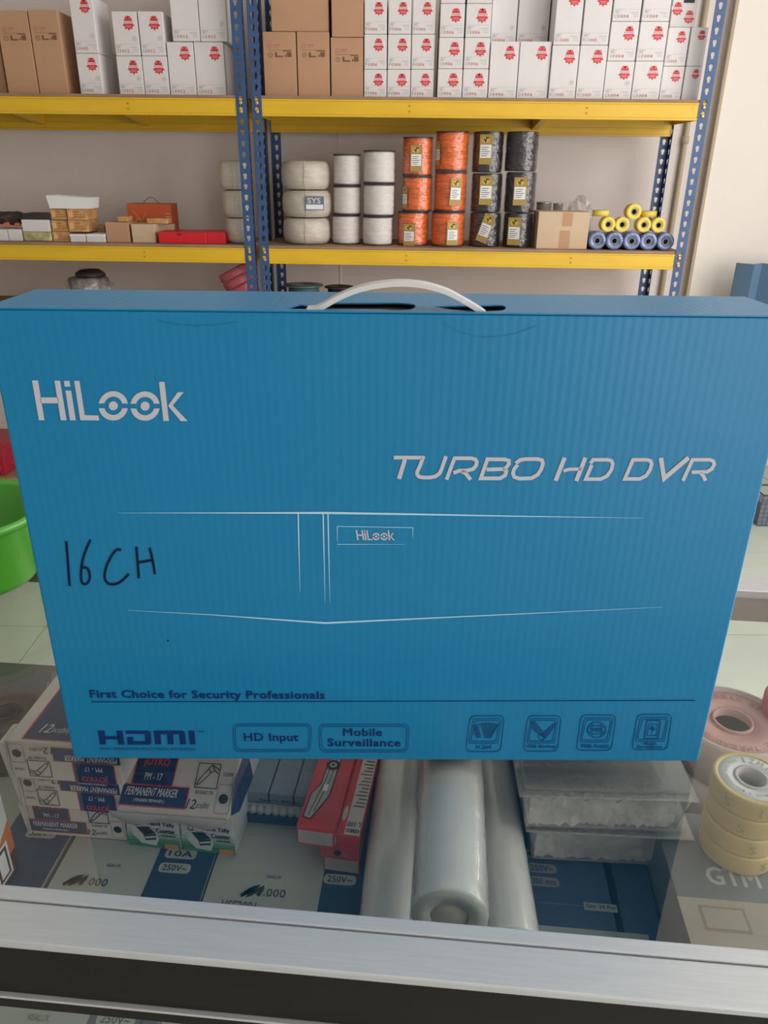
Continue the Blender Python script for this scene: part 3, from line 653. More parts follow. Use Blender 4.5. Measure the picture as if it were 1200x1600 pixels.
# pale coils
COIL=mat('pale_cable_coil',(.56,.50,.42),.45,coat=.5,bump=('noise',55,.8,.003,(1,1,5)),noise=(18,.14,(.5,.5,5)))
def coil(xl,xr,yt,yb,D,z0,label,grp,lab=False):
    a=atY(xl,yb,D,TK); b=atY(xr,yb,D,TK); r=(b[0]-a[0])/2; xc=(a[0]+b[0])/2; H=atY((xl+xr)/2,yt,D,TK)[2]-z0-.0008
    t=thing('cable_coil',label,'coil',world((xc,D+r*1.0,z0),TK),TK,grp)
    prof=[(r*.45,H*.1),(r*.62,.0)]; ph=random.random()*6
    for i in range(9):
        u=i/8; prof.append((r*(.86+.13*math.sin(math.pi*u)**.5),H*(.03+.94*u)))
    prof+=[(r*.62,H),(r*.45,H*.9)]
    m=MB(); m.lathe(prof,44,wob=lambda A_,j:(1+.012*math.sin(4*A_+ph)+.008*math.sin(9*A_+j)),closed=True); m.build('coiled_cable',COIL,t)
    # wrap strap around the section at the front
    path=[(r*.05,-r*.62,H*1.0),(r*.05,-r*.86,H*.985),(r*.05,-r*.985,H*.78),(r*.05,-r*1.01,H*.5),(r*.05,-r*.985,H*.22),(r*.05,-r*.86,H*.015+.002)]
    m=MB(); m.tube(path,.0012,6); m.build('wrap_tie',COIL,t)
    if lab:
        A=Art(O=(r*.05,-r*1.005,H*.30)); A.rect(0,0,r*.72,H*.50,0,.004); A.rect(r*.03,H*.03,r*.69,H*.2,1,.0045); A.text('SYS',r*.08,H*.24,r*.6,H*.44,bold=.03,mi=2,e=.005)
        A.put('label_sticker',[mat('label_blue',(.12,.17,.28),.5),PAPER,mat('label_yellow',(.6,.55,.45),.5)],t)
    return z0+H+.0008
z=Z2
for yt,yb,lab,xl,xr in ((341,385,'pale wrapped cable coil, bottom of three right of the blue posts',437,514),(297,341,'pale wrapped cable coil with blue sticker, middle of three right of the blue posts',436,516),(250,297,'pale wrapped cable coil, top of three right of the blue posts',434,513)):
    z=coil(xl,xr,yt,yb,3.25,z,lab,'pale cable coils on the middle shelf',lab='sticker' in lab)
z=Z2
for yt,yb,lab,xl,xr in ((341,383,'pale wrapped cable coil, bottom of three behind the left blue post',350,428),(297,341,'pale wrapped cable coil, middle of three behind the left blue post',344,427),(250,297,'pale wrapped cable coil, top of three behind the left blue post',338,424)):
    z=coil(xl,xr-36,yt,yb,3.27,z,lab,'pale cable coils on the middle shelf')
# cardboard box, tins, bag
def onshelf(xl,xr,yt,yb,D,z0,depth): 
    a=atY(xl,yb,D,TK); b=atY(xr,yb,D,TK); zt=atY((xl+xr)/2,yt,D,TK)[2]; return (a[0]+b[0])/2,b[0]-a[0],zt-z0
x,W_,H_=onshelf(837,916,331,391,3.24,Z2,.2)
t=thing('cardboard_box','taped brown cardboard box on the middle shelf beside the black spools','box',world((x,3.24,Z2),TK),TK)
bx(-W_/2,W_/2,0,.14,0,H_).build('carton_body',KRAFTL,t,bevel=.002)
A=Art(); A.rect(-.012,0,.03,H_*.5,0); A.rect(-.006,H_*.62,.034,H_*.98,0); A.put('tape_strip',KRAFT,t)
TIN=mat('tin_metal',(.45,.43,.40),.35,metal=.7)
for xl,xr,yt,lab in ((834,858,316,'large round metal tin standing behind the cardboard box'),(860,876,318,'small round metal tin standing behind the cardboard box')):
    x,W_,H_=onshelf(xl,xr,yt,391,3.40,Z2,.1); t=thing('metal_tin',lab,'tin',world((x,3.44,Z2),TK),TK)
    m=MB(); m.lathe([(W_/2,0),(W_/2,.003),(W_/2*.97,.005),(W_/2*.97,H_-.006)],24); m.build('tin_body',TIN,t)
    m=MB(); m.lathe([(W_/2,H_-.006),(W_/2,H_),(W_/2*.9,H_),(W_/2*.88,H_-.003)],24); m.build('tin_lid',TIN,t)
def crumple(name,label,loc,sx,sy,sz,seed,mt,rz=0,parent=None,cat='bag',n=3):
    import bmesh
    rnd=random.Random(seed); bm=bmesh.new(); bmesh.ops.create_icosphere(bm,subdivisions=n,radius=1)
    ks=[(Vector((rnd.gauss(0,1),rnd.gauss(0,1),rnd.gauss(0,1))).normalized(),rnd.uniform(3,9),rnd.random()*6) for _ in range(7)]
    for v in bm.verts:
        d=v.co.normalized(); k=1+sum(.055*math.sin(f*d.dot(u)*2+p) for u,f,p in ks)+rnd.uniform(-.06,.06)
        v.co=Vector((d.x*sx*k,d.y*sy*k,max(-sz*.92,d.z*sz*k)+sz*.92))
    me=bpy.data.meshes.new(name); bm.to_mesh(me); bm.free(); me.materials.append(mt); o=bpy.data.objects.new(name,me); C.objects.link(o)
    o.location=loc; o.rotation_euler[2]=rz
    if parent: o.parent=parent
    elif label: tag(o,label,cat)
    return o
BAG=clear('plastic_bag',(.97,.97,.98),.10,.15,.10,(.85,.85,.88),(60,.8,.004))
x,W_,H_=onshelf(885,925,308,391,3.46,Z2,.1)
crumple('plastic_bag','crumpled clear plastic bag behind the cardboard box on the middle shelf',world((x,3.54,Z2),TK),W_/2,.05,H_*.52,3,BAG)
# tape rolls
YT=mat('yellow_tape',(.80,.60,.10),.45); CLB=mat('blue_wrap_roll',(.15,.20,.40),.2,coat=.8,noise=(60,.5),bump=('noise',90,.8,.002)); GRYC=mat('grey_core',(.28,.26,.24),.6)
def hroll(px,py,rp,D,L,mt,name,label,cat,grp,core=.42,zc=None):
    q=atY(px,py,D,TK); q2=atY(px+rp,py,D,TK); r=q2[0]-q[0]; zc=q[2] if zc is None else zc
    t=thing(name,label,cat,world((q[0],D,zc-r),TK),TK,grp)
    m=MB(); m.lathe([(r*core,0),(r*.96,0),(r,.001),(r,L-.001),(r*.96,L),(r*core,L)],28,(0,0,r),'y',closed=True); m.build('tape_winding' if 'tape' in name else 'wound_sheet',mt,t)
    m=MB(); m.lathe([(r*core,-.0005),(r*core,L+.0005),(r*core*.75,L+.0005),(r*core*.75,-.0005)],20,(0,0,r),'y',closed=True); m.build('core_ring',GRYC,t)
    m=MB(); m.lathe([(0.0,.008),(r*core*.74,.008)],20,(0,0,r),'y'); m.build('core_plug',BLACK,t)
    return zc-r,r,q[0]
names=['leftmost','second from left','middle','second from right','rightmost']
xs=[]; r_=None
for i,px in enumerate((933,960,987,1013,1040)):
    q=atY(px,379,3.235,TK); q2=atY(px+13.2,379,3.235,TK); rr=q2[0]-q[0]
    hroll(px,379,13.2,3.235,.22,CLB,'wrap_roll','%s bluish plastic-wrapped roll in the bottom row at the right of the shelf'%names[i],'roll','bluish wrapped rolls',core=.40,zc=Z2+rr); xs.append(q[0])
zr=Z2+2*rr
for i,px in enumerate((950,972,1006,1029)):
    q=atY(px,354,3.235,TK); ry=atY(px+11,354,3.235,TK)[0]-q[0]
    hroll(px,354,11,3.235,.05,YT,'tape_roll','%s yellow tape roll lying on the bluish rolls'%['leftmost','second','third','fourth'][i],'tape','yellow tape rolls',zc=zr+ry+.0005)
hroll(990,338,11.5,3.24,.05,YT,'tape_roll','yellow tape roll on top of the other yellow rolls','tape','yellow tape rolls',zc=zr+2.75*ry)
for px,lab in ((941,'yellow tape roll lying flat at the left of the pile'),(1016,'yellow tape roll lying flat at the right of the pile')):
    q=atY(px,338,3.26,TK); r=atY(px+13,338,3.26,TK)[0]-q[0]
    t=thing('tape_roll',lab,'tape',world((q[0],3.26+r,zr+2*ry+.001),TK),TK,'yellow tape rolls')
    m=MB(); m.lathe([(r*.45,0),(r,0),(r,.022),(r*.45,.022)],28,closed=True); m.build('tape_winding',YT,t)
    m=MB(); m.lathe([(r*.45,0),(r*.45,.0225),(r*.36,.0225),(r*.36,0)],20,closed=True); m.build('core_ring',GRYC,t)
# ------------------------------------------------------------------ middle shelf, left rack
ORC=mat('orange_print_card',(.62,.33,.13),.5,noise=(40,.35)); DKC=mat('dark_card',(.035,.025,.03),.6); REDB=mat('red_box',(.62,.015,.025),.4); ORB=mat('orange_bag_box',(.55,.10,.03),.5)
def sbox(xl,xr,yt,yb,D,z0,depth,mt,name,label,cat='box',grp=None,yaw=0,bev=.0015,art=None,lid=None):
    x,W_,H_=onshelf(xl,xr,yt,yb,D,z0,depth); t=thing(name,label,cat,world((x,D,z0),TK),TK+yaw,grp)
    bx(-W_/2,W_/2,0,depth,0,H_-.0008).build('box_body',mt,t,bevel=bev)
    if lid: bx(-W_/2-.001,W_/2+.001,-.0012,depth+.001,H_*.72,H_).build('lid',lid,t,bevel=.0008)
    if art: art(t,W_,H_)
    return z0+H_
def lines(t,W_,H_):
    A=Art(O=(-W_/2,0,0)); A.rect(W_*.08,H_*.25,W_*.30,H_*.75,0); 
    for k in range(3): A.rect(W_*.36,H_*(.25+.2*k),W_*(.9-.12*k),H_*(.32+.2*k),1)
    A.put('printed_text',[mat('print_orange',(.75,.45,.18),.5),mat('print_brown',(.30,.13,.05),.5)],t)
crumple('brush_bundle','dark bundle of brushes lying on the white cartons at the far left shelf end',world((atY(12,345,3.34,TK)[0],3.36,Z2+.055),TK),.075,.05,.028,8,mat('dark_bristle',(.07,.055,.045),.8,noise=(60,.5)),cat='brush')
sbox(-20,14,358,378,3.25,Z2,.12,WHITEB,'small_carton','small white carton at the left edge under the dark brushes')
sbox(15,36,358,378,3.25,Z2,.12,WHITEB,'small_carton','small white carton second from the left edge under the dark brushes')
for px,lab in ((10,'small orange-red clip at the far left on the white carton'),(27,'small orange-red clip near the dark-topped white carton')):
    q=atY(px,355,3.27,TK); t=thing('orange_clip',lab,'clip',world((q[0],3.27,Z2+.056),TK),TK); m=MB(); m.hull([(-.013,0,0),(.013,0,0),(.013,.012,0),(-.013,.012,0)],[(-.008,0,.012),(.010,0,.014),(.010,.012,.014),(-.008,.012,.012)]); m.build('clip_body',mat('orange_red',(.8,.12,.04),.4),t,bevel=.002)
z=sbox(38,82,362,379,3.25,Z2,.10,mat('packet_yellow',(.55,.50,.25),.4,noise=(30,.6)),'small_packet','crinkled yellow and clear packet under the white box','packet',bev=.004)
z=sbox(36,78,343,362,3.25,z,.10,WHITEB,'small_carton','white paper-covered carton lying on the yellow packet')
sbox(36,80,333,343,3.255,z,.10,DKC,'dark_tray','flat dark tray on top of the white paper-covered carton','tray')
z=sbox(84,110,362,380,3.25,Z2,.12,ORC,'printed_carton','small orange-printed carton at the bottom of the orange pile',art=lines)
z1=z
sbox(82,107,344,362,3.26,z1,.12,ORC,'printed_carton','orange-printed carton, left of the middle layer of the pile',art=lines)
z=sbox(108,137,344,362,3.25,z1,.12,ORC,'printed_carton','orange-printed carton, right of the middle layer of the pile',art=lines) if False else z1+.046
sbox(111,135,366,381,3.235,Z2,.10,WHITEB,'small_carton','small white carton in front of the orange-printed pile, left',lid=PAPER)
sbox(136.5,164,366,381,3.235,Z2,.10,WHITEB,'small_carton','small white carton in front of the orange-printed pile, right',lid=PAPER)
sbox(112,136,362.5,381,3.345,Z2,.09,ORC,'printed_carton','orange-printed carton hidden behind the two small white cartons')
zq=atY(120,363,3.25,TK)[2]; 
sbox(108,138,344,363,3.25,max(zq,z1),.12,ORC,'printed_carton','orange-printed carton, right of the middle layer of the pile',art=lines)
zq=atY(120,344,3.25,TK)[2]
z2=sbox(80,105,326,344,3.26,zq,.12,ORC,'printed_carton','orange-printed carton, left of the upper layer of the pile',art=lines)
sbox(106,136,326,344,3.25,zq,.12,ORC,'printed_carton','orange-printed carton, right of the upper layer of the pile',art=lines)
# open white box on top
x,W_,H_=onshelf(78,137,306,325,3.25,z2,.1)
t=thing('open_box','open-topped white paper box on top of the orange-printed pile','box',world((x,3.25,z2+.001),TK),TK,None)
m=MB(); 
for a_ in ((-W_/2,W_/2,0,.002),(-W_/2,W_/2,.118,.12)): m.hull([(a_[0],a_[2],0),(a_[1],a_[2],0),(a_[1],a_[3],0),(a_[0],a_[3],0)],[(a_[0]-.008,a_[2]-.004,H_),(a_[1]+.008,a_[2]-.004,H_*.85),(a_[1]+.008,a_[3]-.004,H_*.85),(a_[0]-.008,a_[3]-.004,H_)])
m.hull([(-W_/2,.002,0),(-W_/2+.002,.002,0),(-W_/2+.002,.118,0),(-W_/2,.118,0)],[(-W_/2-.008,.002,H_),(-W_/2-.006,.002,H_),(-W_/2-.006,.118,H_),(-W_/2-.008,.118,H_)])
m.hull([(W_/2-.002,.002,0),(W_/2,.002,0),(W_/2,.118,0),(W_/2-.002,.118,0)],[(W_/2+.006,.002,H_*.85),(W_/2+.008,.002,H_*.85),(W_/2+.008,.118,H_*.85),(W_/2+.006,.118,H_*.85)])
m.box(-W_/2,W_/2,0,.12,0,.002); m.build('box_walls',PAPER,t); bx(-W_/2+.004,W_/2-.004,.006,.114,.002,H_*.45).build('contents',DKC,t)
z=sbox(168,204,347,381,3.25,Z2,.12,KRAFT,'brown_box','plain brown box left of the pair in front of the orange carrier')
sbox(184,200,338,347,3.27,z,.06,ORC,'small_packet','tan packet lying on the left brown box','packet'); 
z=sbox(208,244,350,382,3.25,Z2,.12,KRAFTL,'brown_box','plain brown box right of the pair in front of the orange carrier')
sbox(230,262,341,350,3.28,z,.06,ORC,'small_packet','tan packet lying on the right brown box','packet')
sbox(246,270,352,362,3.33,atY(258,363,3.33,TK)[2],.05,ORC,'small_packet','tan packet standing behind the red box lid','packet') if False else None
sbox(246,272,350,381,3.36,Z2,.04,KRAFTL,'brown_box','small brown box behind the red box')
sbox(145,166,352,381,3.36,Z2,.05,KRAFT,'brown_box','brown box behind the small white cartons')
def orart(t,W_,H_):
    A=Art(O=(-W_/2,0,0)); mi=0
    A.stroke(smooth([(W_*.1,H_*.3),(W_*.22,H_*.6),(W_*.32,H_*.35),(W_*.25,H_*.1)],4),.0025); A.stroke(smooth([(W_*.12,H_*.8),(W_*.3,H_*.55),(W_*.42,H_*.75)],4),.002)
    for k in range(3): A.rect(W_*.86,H_*(.55+.08*k),W_*.97,H_*(.57+.08*k))
    A.put('line_drawing',mat('print_gold',(.75,.40,.12),.5),t)
    m=MB(); m.tube([(W_*(-.18+.36*i/10),.04,H_+.0005+.022*math.sin(math.pi*i/10)) for i in range(11)],.0012,6); m.build('carry_handle',DKC,t)
sbox(205,272,318,380,3.42,Z2,.10,ORB,'carrier_box','orange gift carrier box with line drawing and thin handle','box',art=orart)
def redart(t,W_,H_):
    A=Art(O=(-W_/2,0,0)); A.poly([(W_*.38,H_*.86),(W_*.50,H_*.86),(W_*.47,H_*.72),(W_*.41,H_*.72)]); A.put('tab_slot',mat('red_dark',(.15,.005,.01),.5),t)
sbox(249,323,362.5,383,3.235,Z2,.16,REDB,'red_box','low bright red cardboard box at the front of the left shelf','box',art=redart)
sbox(324,352,362.5,383,3.245,Z2,.15,REDB,'red_box','short bright red box touching the long red box','box')
# ------------------------------------------------------------------ third and lowest shelf
Z3=LEV[2]+.0115; Z4=LEV[3]+.0115
GW=mat('grey_wrap',(.30,.25,.24),.4,coat=.4,noise=(40,.5),bump=('noise',60,.8,.004))
q=atY(123,445,3.27,TK); 
t=thing('wrapped_roll_bundle','grey clear-wrapped bundle on the third shelf showing above the blue carton, left','bundle',world((q[0],3.38,Z3),TK),TK)
Hh=atY(123,424,3.3,TK)[2]-Z3
m=MB(); m.lathe([(.03,0),(.082,.0),(.085,.04),(.082,Hh*.5),(.086,Hh*.75),(.07,Hh*.80),(.055,Hh*.8)],40,wob=lambda A_,j:1+.05*math.sin(14*A_)*(j%2)); m.build('ribbed_roll',GW,t)
m=MB(); m.lathe([(.05,Hh*.8),(.062,Hh*.83),(.058,Hh*.92),(.04,Hh*.99),(.02,Hh*.97)],30,(.012,0,0),wob=lambda A_,j:1+.07*math.sin(5*A_+j)); m.build('upper_roll',DKC,t)
crumple('plastic_bag',None,(0,0,0),.100,.09,Hh*.47,5,BAG,parent=t)
PK=mat('pink_cable',(.62,.12,.16),.4,coat=.5,bump=('noise',70,.8,.003,(1,1,4)))
q=atY(372,470,3.34,TK); tl=R(-28); RL=.066; TH=.036; ax=Vector((math.sin(tl),0,math.cos(tl)))
b0=Vector((q[0]+.035,3.40,Z3+RL*abs(math.sin(tl))+.001))
for i in range(4):
    p0=b0+ax*(TH+.001)*i; wp=world(tuple(p0),TK)
    t=thing('pink_cable_roll','pink plastic-wrapped cable roll, %s of the leaning stack on the third shelf'%['lowest','second','third','topmost'][i],'roll',wp,TK,'pink cable rolls')
    t.rotation_euler=(0,tl,TK)
    m=MB(); m.lathe([(.03,0),(RL-.004,0),(RL,TH*.2),(RL,TH*.8),(RL-.004,TH-.001),(.03,TH-.001)],36,closed=True,wob=lambda A_,j:1+.015*math.sin(6*A_+i)); o=m.build('cable_winding',PK,t)
    m=MB(); m.lathe([(.024,.002),(.03,.002),(.03,TH-.002),(.024,TH-.002)],20,closed=True); m.build('core_ring',DKC,t)
TEAL=mat('teal_plastic',(.07,.14,.16),.35,coat=.3)
for xl,xr,yt,mt,lab,dd in ((440,502,447,TEAL,'dark teal cable drum showing above the blue carton beside the rear post',3.27),(505,551,449,mat('black_plastic',(.03,.03,.04),.4),'black cable drum behind the white handle of the blue carton',3.30)):
    a=atY(xl,yt+8,dd,TK); b=atY(xr,yt+8,dd,TK); r=(b[0]-a[0])/2; Hh=atY(xl,yt+1,dd,TK)[2]-Z3
    t=thing('cable_drum',lab,'drum',world(((a[0]+b[0])/2,dd+r,Z3),TK),TK)
    for z in (0,Hh-.06,Hh-.005): m=MB(); m.lathe([(r*.2,z),(r,z),(r,z+.005),(r*.2,z+.005)],40,closed=True); m.build('flange',mt,t)
    m=MB(); m.lathe([(r*.3,.005),(r*.78,.005),(r*.80,Hh*.5),(r*.78,Hh-.005),(r*.3,Hh-.005)],36); m.build('cable_winding',mt,t)
q=atY(6,745,3.23,TK)
t=thing('red_crate','dark red plastic crate on the lowest shelf at the left edge of the photo','crate',world((q[0]-.13,3.23,Z4),TK),TK)
Hc=atY(6,697,3.23,TK)[2]-Z4; hw=.155
m=MB(); m.hull([(-hw*.93,0,0),(hw*.93,0,0),(hw*.93,.22,0),(-hw*.93,.22,0)],[(-hw,-.004,Hc),(hw,-.004,Hc),(hw,.224,Hc),(-hw,.224,Hc)]); m.build('crate_body',mat('dark_red_plastic',(.42,.02,.05),.35),t,bevel=.003)
bx(-hw-.006,hw+.006,-.010,.23,Hc,Hc+.008).build('rim',mat('dark_red_plastic',(1,0,0)),t,bevel=.002)
for k in range(6): bx(-hw+.03+k*.05,-hw+.036+k*.05,-.009,-.001,0.004,Hc-.004).build('rib',mat('dark_red_plastic',(1,0,0)),t)
# ------------------------------------------------------------------ blue ribbed panel and wire basket at the right
BP=mat('blue_plastic_panel',(.12,.21,.33),.5,noise=(5,.1))
xa=atY(1148,470,3.5,TK)[0]; ztop=atY(1175,413,3.5,TK)[2]
t=thing('ribbed_panel','blue ribbed plastic panel standing by the cream wall at the right edge','panel',world((xa,3.5,0),TK),TK)
for k in range(6):
    w0=.055; m=MB(); x0=k*w0; d0,d1=(.05,.0) if k%2==0 else (0,.05)
    m.hull([(x0,d0,0),(x0+w0,d1,0),(x0+w0,d1+.01,0),(x0,d0+.01,0)],[(x0,d0,ztop),(x0+w0,d1,ztop),(x0+w0,d1+.01,ztop),(x0,d0+.01,ztop)]); m.build('panel_rib',BP,t)
q=atZ(1175,822,0.0)
t=thing('wire_basket','grey wire mesh basket on the floor tiles right of the blue carton','basket',(q[0]+.02,q[1],.001),0)
WIRE=mat('wire_grey',(.12,.14,.17),.4,metal=.5); bx(.004,.45,.006,.11,0.002,.10).build('bin_liner',mat('liner_grey',(.22,.25,.30),.6),t)
fr=MB()
for i in range(26): fr.box(i*.02-.001,i*.02+.001,-.001,.001,0,.14)
for j in range(8): fr.box(-.002,.502,-.002,0,j*.02-.001+.001,j*.02+.002)
for i in range(6):
    fr.box(-.003,-.001,i*.02,i*.02+.002,0,.14)
fr.build('wire_mesh',WIRE,t); m=MB(); m.tube([(0,0,.142),(.5,0,.142),(.5,.12,.142),(0,.12,.142)],.004,8,closed=True); m.build('rim_wire',WIRE,t)
# ------------------------------------------------------------------ green basin on the glass
GRN=mat('green_plastic',(.07,.33,.022),.35,coat=.2)
t=thing('basin','bright green plastic basin on the glass counter left of the blue carton','basin',(-.420,.686,GZ+.0006),0)
r=.071; m=MB(); m.lathe([(0,0),(r*.80,0),(r*.86,.006),(r*.97,.068),(r*1.05,.074),(r*1.06,.068),(r*1.07,.068),(r*1.065,.078),(r*.955,.074),(r*.83,.009),(0,.004)],56); m.build('basin_body',GRN,t)
# ------------------------------------------------------------------ things inside the counter
Z0=SH+.0002
def inbox(pfl,pfr,ztop,H,depth,name,label,cat,mt,grp=None,bev=.0008,tilt=0):
    """box whose top front corners appear at the two pixels"""
    a=atZ(*pfl,ztop); b=atZ(*pfr,ztop); yaw=math.atan2(b[1]-a[1],b[0]-a[0]); W=math.hypot(b[0]-a[0],b[1]-a[1])
    t=thing(name,label,cat,((a[0]+b[0])/2,(a[1]+b[1])/2,ztop-H),yaw,grp)
    bx(-W/2,W/2,0,depth,0,H).build('box_body',mt,t,bevel=bev); t['w']=W
    return t,W
def top(t,W,H): return Art(O=(-W/2,0,H),U=(1,0,0),V=(0,1,0),eps=.0003)
def frontart(t,W,H=0): return Art(O=(-W/2,0,0),U=(1,0,0),V=(0,0,1),eps=.0003)
PILL=mat('pill_grey',(.36,.38,.38),.5); INK=mat('dark_ink',(.02,.022,.025),.6); WTX=mat('white_ink',(.62,.62,.66),.5)
def pill(A,cx,cy,w_,h_,tx,bg,ink):
    A.poly(roundpoly([(cx-w_/2,cy-h_/2),(cx+w_/2,cy-h_/2),(cx+w_/2,cy+h_/2),(cx-w_/2,cy+h_/2)],h_*.45),bg,.0002); A.text(tx,cx-w_*.38,cy-h_*.3,cx+w_*.38,cy+h_*.3,bold=.01,mi=ink,e=.0004)
FZ=Z0+.044
def onbox(o,px,py,z):
    q=Vector(atZ(px,py,z)); l=q-Vector(o.location); x,y=rot2(l.x,l.y,-o.rotation_euler[2]); return x+o['w']/2,y
SWM=[NAVY2,PILL,INK,mat('pill_light',(.42,.44,.43),.5),mat('grey_ink',(.10,.11,.11),.6)]
def switchbox(pfl,pfr,navy_frac,label,grp,pills=(),texts=(),price=None,depth=.24,H=.044,ztop=None):
    zt=(ztop or FZ); t,W=inbox(pfl,pfr,zt,H,depth,'switch_carton',label,'box',GREYC,grp)
    A=top(t,W,H)
    if navy_frac: A.rect(W*(1-navy_frac),0,W,depth,0)
    for px,py,tx in pills: x,y=onbox(t,px,py,zt); pill(A,x,y,.026,.0095,tx,3,2)
    for px,py,tx,hw,hh in texts: x,y=onbox(t,px,py,zt); A.text(tx,x-hw,y-hh,x+hw,y+hh,bold=.01,mi=4,e=.0003)
    if price:
        px_,py_=onbox(t,price[0],price[1],zt); full=price[2]
        A.stroke(smooth([(px_-.012,py_-.004),(px_-.004,py_+.004),(px_-.010,py_-.003),(px_-.001,py_+.005),(px_-.006,py_-.003),(px_+.003,py_+.004),(px_+.001,py_-.003)],3),.003,mi=2,e=.0004)
        for k in range(3): A.ring(px_+.0095+.0052*k,py_+.0005,.0017,.0030,.0008,2,14,.0004)
        if full: A.ell(px_+.0058,py_-.002,.0006,.0006,8,2,.0004)
    A.put('printed_top',SWM,t); return t
gsw='switch cartons lying flat inside the counter'
switchbox((-372,1583),(-62,1610),.40,'flat grey and navy switch carton at the left end inside the counter',gsw,pills=((65,1303,'250V~'),))
switchbox((-58,1620),(231,1646),.38,'flat grey and navy switch carton with scribbled price under the marker cartons',gsw,pills=((283,1335,'10A'),(273,1357,'250V~'),(181,1594,'250V~')),texts=((178,1353,'VISALUX',.006,.0014),(60,1591,'VISALUX',.0075,.0022)),price=(125,1378,False))
switchbox((235,1647),(548,1675),.30,'flat white-edged switch carton with .000 price beside the cutter boxes',gsw,pills=((531,1375,'250V~'),),texts=((428,1371,'VISALUX',.006,.0014),(372,1416,'VSE2001',.0135,.0042)),price=(402,1395,True))
t=switchbox((640,1618),(1006,1655),0,'flat dark navy carton marked Qty: 24 Pcs behind the right white roll',gsw,depth=.27)
A=top(t,t['w'],.044); A.rect(0,.0,t['w'],.27,0); A.put('navy_panel',[NAVY2],t)
# extra marks on that navy carton
nv=[o for o in bpy.data.objects if o.get('label','').startswith('flat dark navy')][0]; W=nv['w']
A=Art(O=(-W/2,0,.044),U=(1,0,0),V=(0,1,0),eps=.0008)
for (px,py,tx) in ((841,1336,'6A'),(846,1358,'250V~'),(850,1379,'300 mm')):
    x,y=onbox(nv,px,py,FZ); pill(A,x,y,.024,.009,tx,0,1)
x,y=onbox(nv,938,1419,FZ); A.rect(x-.0125,y-.0035,x+.0125,y+.0035,2,.0001); A.text('Qty: 24 Pcs',x-.011,y-.002,x+.011,y+.002,bold=.01,mi=1,e=.0004)
A.stroke([(x-.045,y),(x-.013,y)],.0006,mi=0); x2,y2=onbox(nv,905,1452,FZ); A.rect(x2-.1,y2-.05,x2+.05,y2,2)
A.put('printed_marks',[mat('pill_dim',(.16,.18,.20),.5),INK,mat('pill_dim2',(.25,.27,.27),.5)],nv)
t,W=inbox((1012,1650),(1084,1659),FZ-.006,.038,.27,'navy_carton','deep navy carton between the Qty carton and the large grey carton','box',NAVY2,gsw)
zG=SH+.082
t,W=inbox((1104,1557),(1390,1585),zG,.0815,.155,'grey_carton','grey carton with large pale letters under the yellow tape stack','box',mat('slate_card',(.13,.15,.16),.5,noise=(12,.1)),gsw)
t['w']=W
A=top(t,W,.0815)
x,y=onbox(t,1142,1371,zG); A.text('GTM',x-.018,y-.008,x+.020,y+.008,bold=.025); A.put('pale_letters',[mat('pale_ink',(.40,.41,.40),.5)],t)
x,y=onbox(t,1120,1440,zG)
A=top(t,W,.0815); A.rect(max(.0,x-.05),max(0,y-.06),W*.9,y+.018,0); A.rect(x-.010,y-.008,x+.022,y+.012,1,.0002); A.rect(x-.008,y-.006,x+.020,y+.010,0,.0004)
o=A.put('tan_label',[mat('tan_paper',(.36,.33,.26),.6,noise=(14,.2)),mat('tan_ink',(.24,.17,.12),.6)],t)
# marker cartons
def nib(A,x,y,w_,h_,mi,flip=False):
    s=-1 if flip else 1
    def q(u,v): return (x+w_/2+s*(u-.5)*w_,y+h_/2+s*(v-.5)*h_)
    A.stroke([q(0,0),q(1,0),q(1,1),q(0,1)],.0007,True,mi,.0004)
    for P in ([(.06,.1),(.22,.18),(.62,.62),(.48,.78),(.16,.36),(.06,.1)],[(.48,.78),(.62,.95),(.78,.72),(.62,.62)],[(.62,.95),(1,.75)],[(.78,.72),(.95,.6)]): A.stroke([q(*p) for p in P],.0007,False,mi,.0004)
def markerface(A,W,H,flip=False):
    """joyko marker front, materials: 0 navy 1 redprint 2 white 3 ink 4 card"""
    X=lambda u:(W*(1-u) if flip else W*u); Y=lambda v:(H*(1-v) if flip else H*v)
    def rc(u0,v0,u1,v1,mi,e=0): A.rect(min(X(u0),X(u1)),min(Y(v0),Y(v1)),max(X(u0),X(u1)),max(Y(v0),Y(v1)),mi,e)
    def tx(s_,u0,v0,u1,v1,mi,b=.01,e=.0005,sh=0): A.text(s_,min(X(u0),X(u1)),min(Y(v0),Y(v1)),max(X(u0),X(u1)),max(Y(v0),Y(v1)),bold=b,mi=mi,flip=flip,e=e,shear=sh,res=2)
    rc(.06,.46,.44,1,1); rc(.07,.47,.43,.99,0,.0001); rc(0,.10,.60,.47,1,.0001); rc(0,.12,.59,.45,0,.0002)
    tx('JOYKO',.13,.76,.37,.94,1,.03); tx('PM - 17',.17,.55,.33,.67,2,.01)
    tx('PERMANENT MARKER',.03,.28,.50,.42,2,.015,sh=.15); tx('( PENANDA PERMANEN )',.12,.16,.40,.23,2)
    if not flip: nib(A,X(.64),Y(.48),W*.20,H*.42,3)
    else: nib(A,X(.84),Y(.90),W*.20,H*.42,3,True)
    tx('ROUND TIP',.66,.37,.82,.43,3); tx('12',.60,.12,.68,.28,3,.005,sh=.2); tx('pcs(bh)',.685,.11,.80,.24,3,0,sh=.2)
    cxx,cyy=X(.92),Y(.32); A.ring(cxx,cyy,W*.055,H*.19,.0004,3,24,.0003) if False else A.stroke(roundpoly([(cxx-W*.065,cyy-H*.24),(cxx+W*.065,cyy-H*.24),(cxx+W*.065,cyy+H*.24),(cxx-W*.065,cyy+H*.24)],.002),.0003,True,3,.0003)
    A.ell(cxx,cyy,W*.042,W*.042,22,3,.0004); tx('COLOR',.88,.70,.97,.76,3)
